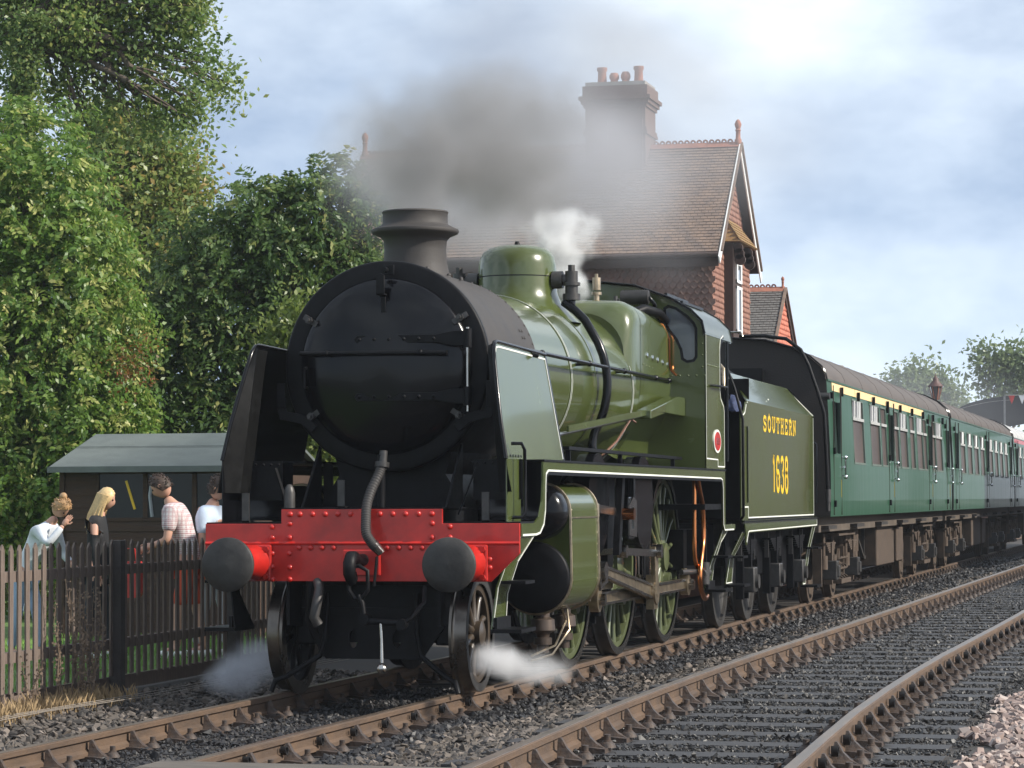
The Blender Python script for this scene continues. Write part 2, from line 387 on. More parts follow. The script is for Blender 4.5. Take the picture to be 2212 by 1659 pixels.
def stones(zone, dens, x0, x1, y0, y1, smin, smax, keep=None):
    n = int((x1-x0)*(y1-y0)*dens); X = rng.uniform(x0, x1, n); Y = rng.uniform(y0, y1, n)
    # stay inside (a widened) view
    dx = X-CAM.x; dy = Y-CAM.y; zc = -dx*math.sin(YAW)+dy*math.cos(YAW); xc = dx*math.cos(YAW)+dy*math.sin(YAW)
    ok = (np.abs(xc/zc) < .205) & (zc > 13.5)
    if keep is not None: ok &= keep(X, Y)
    X = X[ok]; Y = Y[ok]
    Z = np.array([ground_z(a) for a in X])
    S = rng.uniform(smin, smax, len(X))*rng.choice([.7, 1, 1.25], len(X))
    return np.stack([X, Y, Z+S*rng.uniform(-.2, .45, len(X))], 1), S
def lump(X, Y, s=1.0): return np.sin(X*2.1*s+Y*.7*s)+np.sin(Y*1.9*s-X*1.3*s)+.6*np.sin(X*5*s+Y*3.1*s)
meshesA = [stone_mesh(i) for i in range(7)]; meshesB = [stone_mesh(20+i) for i in range(7)]; meshesC = [stone_mesh(40+i) for i in range(7)]; meshesD = [stone_mesh(60+i) for i in range(6)]
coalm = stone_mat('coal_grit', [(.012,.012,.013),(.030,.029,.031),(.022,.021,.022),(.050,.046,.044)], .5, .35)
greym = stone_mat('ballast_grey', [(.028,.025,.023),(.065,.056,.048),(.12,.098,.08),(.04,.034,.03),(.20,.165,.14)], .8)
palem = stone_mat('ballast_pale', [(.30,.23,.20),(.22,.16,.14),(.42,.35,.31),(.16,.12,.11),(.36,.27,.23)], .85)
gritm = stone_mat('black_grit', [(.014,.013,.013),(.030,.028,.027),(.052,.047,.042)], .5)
P_, S_ = [], []
def put(lst, r): lst[0].append(r[0]); lst[1].append(r[1])
A = ([], [])
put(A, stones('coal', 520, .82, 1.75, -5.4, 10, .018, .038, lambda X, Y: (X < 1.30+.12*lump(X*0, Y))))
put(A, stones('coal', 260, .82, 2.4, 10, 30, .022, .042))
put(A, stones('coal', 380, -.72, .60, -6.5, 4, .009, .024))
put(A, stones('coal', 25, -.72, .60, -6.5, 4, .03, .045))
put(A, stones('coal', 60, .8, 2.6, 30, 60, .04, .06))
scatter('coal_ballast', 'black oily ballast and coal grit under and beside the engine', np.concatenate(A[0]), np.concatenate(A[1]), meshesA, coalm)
A = ([], [])
put(A, stones('grey', 520, 1.0, 2.75, -6.0, 6, .022, .040, lambda X, Y: (X > 1.15+.12*lump(X*0, Y))))
put(A, stones('grey', 330, 1.4, 2.72, 6, 16, .024, .040, lambda X, Y: lump(X, Y) > -.6))
put(A, stones('grey', 140, 1.4, 2.72, 16, 34, .028, .046, lambda X, Y: lump(X, Y) > .2))
put(A, stones('grey', 420, -2.5, -.82, -6.5, 6, .024, .044))
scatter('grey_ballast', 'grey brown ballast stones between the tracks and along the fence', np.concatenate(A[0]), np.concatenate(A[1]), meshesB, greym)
A = ([], [])
put(A, stones('pale', 430, 5.0, 7.6, -6, 14, .024, .046, lambda X, Y: X > 5.12+.09*lump(X*0, Y, 1.3)))
put(A, stones('pale', 150, 5.0, 9, 14, 40, .03, .05))
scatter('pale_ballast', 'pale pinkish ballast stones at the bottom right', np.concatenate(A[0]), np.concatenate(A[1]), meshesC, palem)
A = ([], [])
gap = lambda X, Y: (np.abs(((Y+7.9) % .72)-.36) < .215) | ((lump(X, Y) > 1.5) & (np.abs(((Y+7.9) % .72)-.36) < .30))
put(A, stones('grit', 800, 2.55, 5.15, -7.0, 9, .009, .020, gap))
put(A, stones('grit', 30, 2.55, 5.15, -7.0, 9, .024, .036, gap))
put(A, stones('grit', 300, 2.55, 5.15, 9, 26, .012, .024, gap))
put(A, stones('grit', 60, 2.55, 5.15, 26, 50, .02, .035))
r0 = stones('grit', 16, 2.9, 4.5, -6, 20, .010, .020); r0[0][:, 2] += .035; put(A, r0)
scatter('track_grit', 'fine black grit and cinders between the sleepers of the empty track', np.concatenate(A[0]), np.concatenate(A[1]), meshesD, gritm)

# ---- signal wires beside the fence
t = thing('signal_wires', 'three thin pale signal wires running past the foot of the fence', 'wires', (-2.2, -2, -.05))
for k in range(3):
    MB().tube([(-2.25+.1*k, -4, -.06), (-2.2+.11*k, -1.0, -.05+.01*k), (-2.12+.10*k, 1.4, -.055), (-2.1+.1*k, 12, -.06)], .0035, 5).build('wire', mat('wire_grey', (.22,.19,.16), .6), t)

# ---- picket fence, each bay a fence with its own pickets
FX = -2.72
fence = thing('picket_fence', 'weathered wooden picket fence behind the engine on the left', 'fence', (FX, 0, 0))
pk = MB(); pk.prism([(-.037,.02),(.037,.02),(.037,1.15),(.0,1.195),(-.037,1.15)], 'X', .0, .015); pk0 = None
y = -1.9; i = 0
while y < 9.5:
    if pk0 is None: pk0 = pk.build('picket', picket, fence, local=True); p_ = pk0
    else: p_ = pk0.copy(); col.objects.link(p_)
    p_.location = (random.uniform(-.004, .004), y, random.uniform(-.014, .014)); p_.rotation_euler = (random.uniform(-.012, .012), 0, random.uniform(-.05, .05))
    y += .164; i += 1
for z0 in (.26, .90): MB().box(FX-.075, FX-.004, -2.0, 9.6, z0, z0+.085).build('rail', picket, fence)
for yp in (-.75, 2.27, 5.3, 8.3): MB().box(FX-.02, FX+.09, yp-.055, yp+.055, -.12, 1.20).build('post', mat('old_post', (.05, .042, .038), .85, var=.3, bump=.4), fence, bevel=.006)
MB().box(FX-.05, FX-.02, -2, 9.6, -.1, .02).build('gravel_board', picket, fence)
# ================================================================== LOCOMOTIVE
loco = thing('steam_locomotive', 'olive green steam locomotive with a black smokebox and red buffer beam', 'locomotive', (0, 5.5, 0))
ZB = 2.63
def prt(name, mb, m, parent=None, bevel=0): return mb.build(name, m, parent or loco, bevel)
# smokebox
mb = MB(); mb.lathe([(.845, 0), (.845, 1.80), (.83, 1.83)], (0, 1.42, ZB), (0, 1, 0), 64, False)
sbx = prt('smokebox', mb, soot)
mb = MB(); mb.lathe([(.70, .05), (.70, 0), (.844, 0), (.858, .006), (.865, .02), (.865, .055), (.848, .07)], (0, 1.38, ZB), (0, 1, 0), 72, False)
prt('front_ring', mb, satin)
door = prt('smokebox_door', MB().lathe([(.725, .03), (.722, -.015), (.70, -.045), (.62, -.075), (.45, -.115), (.25, -.138), (.0001, -.146)], (0, 1.38, ZB), (0, 1, 0), 72, False), black)
mb = MB()
for a in range(0, 360, 6):
    c, s = math.cos(rad(a)), math.sin(rad(a)); mb.rivet((.845*c, 3.17, ZB+.845*s), (c, 0, s), .013)
    if a % 12 == 0 and a < 180: mb.rivet((.845*c, 1.50, ZB+.845*s), (c, 0, s), .010)
for z_, y_ in ((.30, 2.85), (.36, 2.85), (.30, 2.93), (.36, 2.93)):
    x_ = math.sqrt(.845**2-z_**2); mb.rivet((x_, y_, ZB+z_), (x_, 0, z_), .014)
prt('smokebox_rivets', mb, soot)['kind'] = 'stuff'
# door furniture
for z0 in (2.842, 2.375):
    mb = MB(); mb.prism([(-.21,z0-.033),(.45,z0-.033),(.60,z0-.06),(.72,z0-.06),(.72,z0+.06),(.60,z0+.06),(.45,z0+.033),(-.21,z0+.033),(-.235,z0)], 'Y', 1.245, 1.268)
    st = prt('hinge_strap', mb, satin, bevel=.004)
    for k in range(6):
        prt('rivet', MB().rivet((-.19+.125*k, 1.246, z0), (0,-1,0), .017), satin, st)
    prt('hinge_knuckle', MB().cyl((.715, 1.265, z0-.075), (.715, 1.265, z0+.075), .034, n=14), satin, st)
prt('hinge_pin', MB().cyl((.715, 1.265, 2.25), (.715, 1.265, 2.93), .014, n=10), steel)
hr = prt('door_handrail', MB().tube([(-.685, 1.22, 2.735), (.555, 1.22, 2.725)], .020, 10), satin)
for xx in (-.46, .33):
    prt('handrail_knob', MB().ball((xx, 1.22, 2.732), .026).cyl((xx, 1.22, 2.732), (xx, 1.32, 2.732), .011, n=8), satin, hr)
prt('door_grab_handle', MB().tube([(-.655,1.30,2.62),(-.655,1.235,2.62),(-.652,1.235,2.46),(-.652,1.30,2.46)], .012, 8), satin)
for a in (31, 149, 213, 327):
    c, s = math.cos(rad(a)), math.sin(rad(a)); p = Vector((.745*c, 1.36, ZB+.745*s))
    mb = MB(); mb.bar(p+Vector((.06*c, 0, .06*s)), p-Vector((.09*c, .02, .09*s)), .045, .035, (0,1,0)); mb.cyl(p+Vector((0,.02,0)), p-Vector((0,.10,0)), .017, n=8); mb.cyl(p-Vector((0,.035,0)), p-Vector((0,.065,0)), .032, n=6)
    prt('door_clamp', mb, dsteel)
mb = MB(); mb.prism([(-.035,3.20),(.035,3.20),(.035,3.36),(0,3.38),(-.035,3.36)], 'Y', 1.20, 1.215); mb.box(-.03,.03,1.20,1.34,3.20,3.215); mb.box(-.012,.028,1.26,1.275,3.06,3.19)
mb.cyl((.03,1.34,3.41),(.03,1.22,3.41),.02, n=8); mb.box(0,.09,1.29,1.31,3.37,3.45)
prt('top_lamp_iron', mb, satin, bevel=.003)
# lamp arms on the ring
for sg in (-1, 1):
    mb = MB(); pts = [(sg*.60, 2.12), (sg*.70, 2.20), (sg*.78, 2.22), (sg*.865, 2.235), (sg*.885, 2.30), (sg*.885, 2.38)]
    Ls, Rs = ribbon(pts, .075); poly = [(p.x, p.y) for p in Ls]+[(p.x, p.y) for p in reversed(Rs)]
    mb.prism(poly, 'Y', 1.335, 1.352); mb.box(sg*.885-.034, sg*.885+.034, 1.32, 1.335, 2.30, 2.50)
    prt('lamp_bracket', mb, satin, bevel=.004)
# chimney
ch = prt('chimney', MB().lathe([(.47,-.06),(.40,.0),(.335,.07),(.288,.16),(.268,.26),(.262,.36),(.268,.44),(.30,.475),(.362,.50),(.372,.515),(.368,.535),(.33,.552),(.285,.575),(.276,.59),(.276,.668),(.283,.68),(.276,.692),(.25,.692),(.245,.60),(.235,.3)], (0, 2.27, 3.29), (0,0,1), 48, False), soot)
mb = MB()
for a in range(0, 360, 30): mb.rivet((.40*math.cos(rad(a)), 2.27+.40*math.sin(rad(a)), 3.29+.845*(math.sqrt(max(0,1-(.40*math.cos(rad(a))/.845)**2))-1)+.20), (0,0,1), .02, .02)
prt('chimney_bolts', mb, soot, ch)['kind'] = 'stuff'
# boiler (taper) and bands
def circ(y, r, cz=ZB, n=64): return [(r*math.cos(2*math.pi*i/n), y, cz+r*math.sin(2*math.pi*i/n)) for i in range(n)]
def brad(y): return float(np.interp(y, [3.2, 4.7, 7.45], [.795, .81, .88]))
mb = MB(); mb.loft([circ(3.22, .795), circ(4.7, .81), circ(7.6, .885)]); prt('boiler', mb, green)
for yb in (3.30, 4.72, 7.30):
    r = brad(yb)
    band = prt('boiler_band', MB().lathe([(r-.002, -.03), (r+.006, -.03), (r+.006, .03), (r-.002, .03)], (0, yb, ZB), (0,1,0), 64, False), green)
    for dy in (-.026, .018):
        prt('lining', MB().lathe([(r+.003, 0), (r+.0085, 0), (r+.0085, .008), (r+.003, .008)], (0, yb+dy, ZB), (0,1,0), 64, False), white, band)
for yb in (5.72,): prt('boiler_seam', MB().lathe([(brad(yb)-.002, -.018), (brad(yb)+.004, -.018), (brad(yb)+.004, .018), (brad(yb)-.002, .018)], (0, yb, ZB), (0,1,0), 64, False), green)
# dome
dome = prt('dome', MB().lathe([(.62,-.10),(.50,.02),(.43,.10),(.395,.18),(.380,.27),(.379,.40),(.377,.47),(.362,.54),(.33,.595),(.27,.635),(.18,.658),(.08,.667),(.0001,.669)], (0, 5.97, 3.345), (0,0,1), 56, False), green)
prt('dome_cap_nut', MB().cyl((0,5.97,4.0),(0,5.97,4.05),.035,.02,8), satin, dome)
prt('dome_seam', MB().lathe([(.379,0),(.383,.002),(.383,.008),(.379,.01)], (0,5.97,3.69), (0,0,1), 56, False), satin, dome)
# clack valve and feed pipes (both sides)
for sg in (1, -1):
    mb = MB(); mb.cyl((sg*.37,5.9,3.66),(sg*.47,5.9,3.66),.085,n=20); mb.cyl((sg*.47,5.9,3.66),(sg*.56,5.9,3.66),.055,n=14)
    mb.cyl((sg*.56,5.88,3.50),(sg*.56,5.88,3.74),.062,n=12); mb.cyl((sg*.56,5.88,3.60),(sg*.56,5.88,3.63),.085,n=12); mb.cyl((sg*.56,5.88,3.74),(sg*.56,5.88,3.80),.038,n=6); mb.cyl((sg*.56,5.88,3.46),(sg*.56,5.88,3.52),.085,n=10)
    cv = prt('clack_valve', mb, dsteel)
    pts = [(sg*.56,5.88,3.50),(sg*.565,5.87,3.40)]
    for a in (58, 50, 42, 34, 26, 18, 10, 2, -6, -14, -22, -30):
        rr = .945 if a > 40 else .93
        pts.append((sg*rr*math.cos(rad(a)), 5.84-.10*(58-a)/88, ZB+rr*math.sin(rad(a))))
    pts += [(sg*.80,5.66,2.06),(sg*.81,5.70,1.95),(sg*.83,5.78,1.84)]
    prt('feed_pipe', MB().tube(pts, .042, 12), black)
# belpaire firebox
def fsec(y, hw, top, rc, wz=1.95, wx=.66):
    pts = [(wx, wz), (wx+.01, 2.15), (hw-.10, 2.34), (hw-.02, 2.52), (hw, 2.72), (hw, top-rc-.05)]
    for i in range(9): a = math.pi/2*i/8; pts.append((hw-rc+rc*math.cos(a), top-rc+rc*math.sin(a)))
    pts.append((.3, top+.015)); pts.append((0, top+.02))
    pts += [(-x_, z_) for x_, z_ in reversed(pts[:-1])]
    return [(x_, y, z_) for x_, z_ in pts]
mb = MB()
mb.loft([fsec(7.22,.80,3.42,.42,2.0,.62), fsec(7.27,.845,3.50,.33,1.98,.64), fsec(7.36,.875,3.545,.26,1.96), fsec(7.50,.89,3.56,.22), fsec(8.3,.905,3.52,.21), fsec(9.18,.915,3.45,.20)], closed=False)
fb = prt('firebox', mb, green)
prt('firebox_front', MB().loft([fsec(7.22,.80,3.42,.42,2.0,.62)], cap=False) if 0 else MB()._add(fsec(7.225,.80,3.42,.42,2.0,.62), [tuple(range(len(fsec(7.2,.8,3.42,.42))))]), green, fb)
prt('firebox_seam', MB().loft([[(x_*1.006, 7.62, ZB+(z_-ZB)*1.004) for x_, y_, z_ in fsec(7.6,.892,3.555,.22)], [(x_*1.006, 7.64, ZB+(z_-ZB)*1.004) for x_, y_, z_ in fsec(7.6,.892,3.555,.22)]], closed=False), green, fb)
for k in range(5):
    y_ = 7.95+.27*k; prt('washout_plug', MB().lathe([(.030,0),(.030,.012),(.020,.016),(.0001,.016)], (.897+.004*k, y_, 3.02-.012*k), (1,0,0), 14, False), chrome, fb)
mb = MB()
for k in range(9): mb.rivet((.90, 7.75+.16*k, 2.92-.006*k), (1,0,0), .011)
prt('firebox_rivets', mb, green, fb)['kind'] = 'stuff'
# safety valves, whistle, manifold
for (xx, yy) in ((-.10, 7.75), (.12, 7.75)):
    mb = MB(); mb.cyl((xx,yy,3.55),(xx,yy,3.70),.075,.065,14); mb.cyl((xx,yy,3.70),(xx,yy,3.74),.10,n=14); mb.cyl((xx,yy,3.74),(xx,yy,3.84),.035,n=10)
    prt('safety_valve', mb, dsteel)
prt('whistle', MB().cyl((.36,8.0,3.54),(.36,8.0,3.68),.03,n=10).cyl((.36,8.0,3.66),(.36,8.0,3.69),.055,n=12).cyl((.36,8.0,3.71),(.36,8.0,3.84),.045,n=12).cyl((.36,8.0,3.84),(.36,8.0,3.88),.018,n=8), oily)
prt('valve_stem', MB().cyl((.52,8.2,3.52),(.52,8.2,3.66),.022,n=8).cyl((.50,8.2,3.62),(.56,8.2,3.62),.014,n=6), dsteel)
mb = MB(); mb.tube([(.44,8.9,3.69),(.74,8.9,3.69)], [.075,.075], 14)
for k in range(11): mb.lathe([(.083,0),(.083,.010)], (.46+.026*k,8.9,3.69), (1,0,0), 12, False)
prt('steam_manifold', mb, dsteel)
prt('manifold_pipe', MB().tube([(.74,8.9,3.69),(.80,8.9,3.62),(.80,9.02,3.5),(.84,9.12,3.44)], .022, 8), black)
prt('roof_ventilator_pipe', MB().tube([(.62,8.6,3.50),(.72,8.7,3.55),(.84,8.95,3.52),(.88,9.14,3.45)], [.05,.055,.05,.04], 10), satin)
prt('copper_pipe', MB().tube([(.70,9.0,3.46),(.86,9.05,3.40),(.925,9.08,3.25),(.925,9.10,3.0),(.93,9.12,2.92),(.99,9.14,2.86)], .012, 6), copper)
# handrails
for sg in (1, -1):
    h_ = prt('boiler_handrail', MB().tube([(sg*.93, 2.2, 2.80), (sg*.93, 9.12, 2.80)], .019, 10), black)
    for yy in (3.0, 4.95, 6.6, 8.25, 9.0):
        prt('handrail_pillar', MB().ball((sg*.93,yy,2.80),.030).cyl((sg*.78,yy,2.79),(sg*.93,yy,2.80),.013,.02,8), black, h_)
# reversing rod, cover and small pipes
prt('reversing_rod', MB().bar((1.02,3.6,2.16),(1.02,8.6,2.50),.02,.055), green)
prt('reversing_rod_cover', MB().prism([(7.2,2.34),(8.0,2.42),(9.16,2.42),(9.16,2.62),(8.75,2.62),(7.2,2.43)], 'X', .93, 1.08), green, bevel=.01)
prt('ejector_pipe', MB().tube([(.99,3.3,2.10),(.99,7.0,2.36),(.97,7.6,2.42)], .017, 8), steel)
prt('lubricator_pipe', MB().tube([(.98,6.9,2.30),(.96,6.75,2.33),(.93,6.2,2.10),(.90,5.4,1.9)], .012, 6), copper)
# ---- running plate, valance, footplating
for sg in (1, -1):
    prt('running_plate', MB().box(min(sg*.70,sg*1.31), max(sg*.70,sg*1.31), 1.42, 10.42, 1.845, 1.862), satin)
    band = [(1.42,1.843),(10.40,1.825),(10.40,1.20),(11.05,1.20),(11.03,1.245),(10.44,1.245)]
    outer = [(.665,1.352),(1.10,1.352),(1.28,1.40),(1.38,1.52),(1.42,1.68),(1.42,1.843),(10.42,1.843),(10.42,1.250),(11.10,1.250),(11.10,1.20),(11.00,1.18),(10.36,1.18),(10.28,1.24),(10.265,1.66),(10.22,1.735),(10.12,1.750),(1.62,1.762),(1.53,1.74),(1.515,1.66),(1.50,1.45),(1.44,1.33),(1.30,1.262),(1.15,1.25),(.665,1.25)]
    xs_ = (1.285,1.30) if sg > 0 else (-1.30,-1.285)
    vl = prt('valance', MB().prism(outer, 'X', *xs_), green)
    if sg > 0:
        inn = [(.70,1.262),(1.16,1.262),(1.30,1.274),(1.43,1.34),(1.488,1.45),(1.503,1.66),(1.52,1.745),(1.60,1.774),(10.12,1.762),(10.235,1.745),(10.278,1.66),(10.292,1.25),(10.37,1.192),(11.0,1.192)]
        prt('lining', lining(MB(), inn, .016, 'X', 1.3003, .003), white, vl)
        inn2 = [(1.54,1.60),(1.545,1.735),(1.62,1.752),(10.12,1.742),(10.215,1.725),(10.252,1.64),(10.256,1.25)]
        prt('black_edge', lining(MB(), inn2, .03, 'X', 1.3001, .002), satin, vl)
    # curved front sheet between lower deck and running plate
    cs = [(1.30,1.375),(1.38,1.42),(1.43,1.52),(1.445,1.70),(1.445,1.845)]
    mb = MB(); mb.loft([[(sg*.82,y_,z_) for y_,z_ in cs], [(sg*1.285,y_,z_) for y_,z_ in cs]], closed=False); prt('front_footplate_sheet', mb, black)
mb = MB(); mb.box(-1.29,1.29,.66,1.46,1.352,1.366); prt('front_deck', mb, satin)
prt('front_deck_rise', MB().box(-.66,.66,.66,2.2,1.467,1.48), satin)
# rods and steps between
for sg in (1, -1):
    for (ya, nm) in ((.66, 'front_step'), (10.42, 'cab_step')):
        top, bot = (1.27, 1.06)
        mb = MB(); z_ = 1.25
        A_ = [(sg*1.285,ya+.02,1.25),(sg*1.285,ya+.50,1.25),(sg*1.20,ya+.30,1.05),(sg*1.12,ya+.28,.80),(sg*1.06,ya+.46,.53),(sg*1.06,ya-.0,.53),(sg*1.12,ya+.03,.80),(sg*1.20,ya+.04,1.02)]
        if ya < 1: A_[0] = (sg*1.285,ya+.0,1.25); A_[7] = (sg*1.17,ya+.0,1.04); A_[6] = (sg*1.10,ya+.02,.86); 
        B_ = [(x_-sg*.012,y_,z_) for x_,y_,z_ in A_]
        mb._add(A_+B_, [(0,1,2,7),(7,2,3,6),(6,3,4,5),(8,15,10,9),(15,14,11,10),(14,13,12,11)]+[(i,(i+1)%8,8+(i+1)%8,8+i) for i in range(8)])
        st = prt(nm, mb, green if sg > 0 or ya > 5 else satin)
        prt('tread', MB().box(min(sg*1.05,sg*1.30),max(sg*1.05,sg*1.30),ya-.02,ya+.48,.50,.53), satin, st)
        prt('tread', MB().box(min(sg*1.12,sg*1.32),max(sg*1.12,sg*1.32),ya+.04,ya+.36,.88,.905), satin, st)
        prt('tread_back', MB().box(min(sg*1.075,sg*1.10),max(sg*1.075,sg*1.10),ya+.0,ya+.46,.53,.62), satin, st)
        if sg > 0:
            P3 = lambda k: A_[k]
            mb = MB()
            path1 = [A_[1],A_[2],A_[3],A_[4],A_[5],A_[6],A_[7],A_[0]]
            ins = [Vector((p[0]+.003, p[1]+(-.022 if i < 4 else .022), p[2]+(.02 if i in (3,4) else 0))) for i, p in enumerate(path1)]
            for i in range(len(ins)-1): mb.bar(ins[i], ins[i+1], .004, .013, (0,1,.01)) if i != 3 else mb.bar(ins[i], ins[i+1], .004, .013)
            prt('lining', mb, white, st)
# ---- smoke deflectors
for sg in (1, -1):
    def DX(z_): return sg*(1.17-.17*(z_-1.86)/.92)
    out = [(.69,1.86),(.74,2.15),(.82,2.40),(.90,2.62),(.95,2.74),(1.02,2.79),(1.10,2.80),(2.80,2.775),(2.78,1.86)]
    mb = MB(); a = [(DX(z_),y_,z_) for y_,z_ in out]; b = [(DX(z_)-sg*.008,y_,z_) for y_,z_ in out]; n_ = len(out)
    mb._add(a+b, [tuple(range(n_)), tuple(range(n_,2*n_))[::-1]]+[(i,(i+1)%n_,n_+(i+1)%n_,n_+i) for i in range(n_)])
    df = prt('smoke_deflector', mb, green if sg > 0 else black)
    edge = [Vector((DX(z_),y_,z_)) for y_,z_ in out[:-1]]
    prt('deflector_rim', MB().tube(edge, .017, 8), black, df)
    if sg > 0:
        ln = [(.73,1.88),(.78,2.15),(.86,2.40),(.935,2.62),(.985,2.71),(1.04,2.752),(1.12,2.76),(2.755,2.735),(2.735,1.88)]
        mb = MB(); q = [Vector((DX(z_)+.003,y_,z_)) for y_,z_ in ln]
        for i in range(len(q)-1): mb.bar(q[i], q[i+1], .004, .014, (0,1,.01) if i < 3 or i == 7 else (0,0,1))
        prt('lining', mb, white, df)
        prt('deflector_edge', MB().bar((DX(2.77)+.002,2.79,2.775),(DX(1.86)+.002,2.77,1.86),.006,.05,(0,1,0)), black, df)
    mb = MB(); e1 = [Vector((DX(z_)-sg*.004,y_+.004,z_)) for y_,z_ in [(.69,1.60)]+out[:6]]; e2 = [Vector((sg*1.02,.80+.1*(k/6),z_)) for k,z_ in enumerate([1.60,1.86,2.15,2.40,2.60,2.70,2.76])]
    e2 = [Vector((sg*(1.075-.10*(p.z-1.6)),p.y+.06,p.z)) for p in e2]; mb.loft([e1, e2], closed=False, smooth=True); mb.loft([e2, [p+Vector((0,.25,0)) for p in e2]], closed=False, smooth=False); prt('inner_flange', mb, mat('flange_grey', (.006,.006,.006), .5, var=.5, nscale=12, bump=.1, spec=.15), df)
    # lower sheet down to the deck
    mb = MB(); mb.box(*sorted((sg*1.175,sg*1.165)), .70, 1.16, 1.366, 1.86); prt('lower_sheet', mb, green if sg > 0 else black, df)
    mb = MB(); mb.box(*sorted((sg*1.20,sg*.80)), 1.10, 1.11, 1.54, 1.86); prt('front_valance_plate', mb, satin)
    mb = MB()
    for k in range(6): mb.rivet((sg*(.83+.065*k),1.10,1.83),(0,-1,0),.012)
    for k in range(5): mb.rivet((sg*1.176,.80+.09*k,1.885),(sg,0,0),.012)
    prt('deflector_rivets', mb, satin, df)['kind'] = 'stuff'
    if sg > 0: prt('grab_handle', MB().tube([(sg*1.18,.82,1.98),(sg*1.26,.84,1.98),(sg*1.27,.90,1.93),(sg*1.27,.92,1.45),(sg*1.25,.88,1.40),(sg*1.18,.86,1.40)], .014, 8), black)
    prt('diagonal_stay', MB().bar((sg*.70,1.0,1.42),(sg*.84,1.05,1.80),.03,.012), satin)
    prt('deflector_stay', MB().tube([(sg*1.06,2.3,2.74),(sg*.80,2.3,2.80)], .017, 8), satin)
    prt('lamp_iron', MB().box(sg*.99-.03,sg*.99+.03,.74,.752,1.366,1.60).box(sg*.99-.03,sg*.99+.03,.74,.85,1.366,1.378), dsteel)
prt('lamp_iron', MB().box(-.24,-.18,.80,.812,1.48,1.70).box(-.24,-.18,.80,.90,1.48,1.492), dsteel)
prt('washer_bottle', MB().lathe([(.045,0),(.045,.12),(.035,.16),(.02,.185),(.0001,.19)], (-.64,.80,1.48),(0,0,1),14,False), dsteel)
# saddle, frames and dark mass between
mb = MB(); mb.prism([(-.62,1.48),(.62,1.48),(.45,1.75),(.50,1.93),(-.50,1.93),(-.45,1.75)], 'Y', 1.55, 2.9); prt('smokebox_saddle', mb, satin)
for sg in (1, -1):
    prt('main_frame', MB().prism([(.70,.55),(1.6,.50),(2.2,.70),(10.3,.70),(10.3,1.50),(.70,1.46)], 'X', sg*.62-.014, sg*.62+.014), satin)
    prt('frame_gusset', MB().prism([(1.0,1.48),(1.5,1.48),(1.5,2.0)], 'X', sg*.60-.01, sg*.60+.01), satin)
    for yy in (1.9, 4.0, 5.8): prt('splasher_plate', MB().box(*sorted((sg*.62,sg*.70)), yy, yy+.02, 1.3, 1.845), satin)
prt('boiler_cradle', MB().box(-.61,.61,3.2,10.0,1.40,1.84), satin)
prt('frame_cross_plate', MB().prism([(-.6,.55),(-.40,.27),(.40,.27),(.6,.55),(.6,.86),(-.6,.86)], 'Y', 1.00, 1.015, holes=[ell(-.17,.43,.035,.075,14), ell(.19,.43,.035,.075,14)]), satin)
# ---- buffer beam
beam = prt('buffer_beam', MB().prism([(-1.29,1.355),(-.655,1.355),(-.655,1.468),(.668,1.468),(.668,1.355),(1.29,1.355),(1.29,1.12),(1.06,.90),(-1.06,.90),(-1.29,1.12)], 'Y', .635, .66), red, bevel=.003)
prt('beam_angle', MB().prism([(.635,1.215),(.618,1.20),(.622,1.19),(.635,1.185)], 'X', -1.289, 1.289), red, beam)
mb = MB()
RV = [(-.58+.0*k,1.43) for k in (0,)]+[(-.50+.105*k,1.43) for k in range(5)]+[(.16+.105*k,1.43) for k in range(5)]
RV += [(s*.585,z_) for s in (-1,1) for z_ in (1.43,1.355,1.245,1.12,1.01,.915)]+[(s*.73,z_) for s in (-1,1) for z_ in (1.33,1.245,1.12,1.015,.915)]
RV += [(s*(.22+.095*k),1.165) for s in (-1,1) for k in range(4)]+[(1.05,1.075),(1.05,1.01)]
rv0 = None
for x_, z_ in RV:
    if rv0 is None:
        rv0 = MB().lathe([(.023,0),(.022,.008),(.016,.016),(.008,.020),(.0001,.021)], (0,0,0), (0,-1,0), 12, False).build('rivet', red, beam, local=True); q = rv0
    else: q = rv0.copy(); col.objects.link(q)
    q.location = Vector((x_, .634, z_))-ORG[beam.name]
for sg in (1, -1):
    bx = .885*sg; t_ = MB()
    mb = MB(); mb.prism([(bx-.155,.90),(bx+.155,.90),(bx+.155,1.19),(bx-.155,1.19)], 'Y', .595, .634); bh = prt('buffer_housing', mb, red, bevel=.015)
    mb = MB(); mb.lathe([(.145,0),(.140,-.04),(.120,-.12),(.108,-.22),(.105,-.32),(.112,-.33),(.112,-.35),(.10,-.36)], (bx,.60,1.045), (0,1,0), 28, False); prt('buffer_stock', mb, red, bh)
    for dx, dz in ((-.12,-.11),(.12,-.11),(-.12,.11),(.12,.11)): prt('bolt', MB().cyl((bx+dx,.596,1.045+dz),(bx+dx,.565,1.045+dz),.024,n=6), red, bh)
    bf = prt('buffer_head', MB().lathe([(.055,.40),(.055,.06),(.10,.045),(.206,.034),(.211,.028),(.211,.010),(.204,.0),(.12,-.016),(.0001,-.024)], (bx,.0,1.045), (0,1,0), 48, False), bhead)
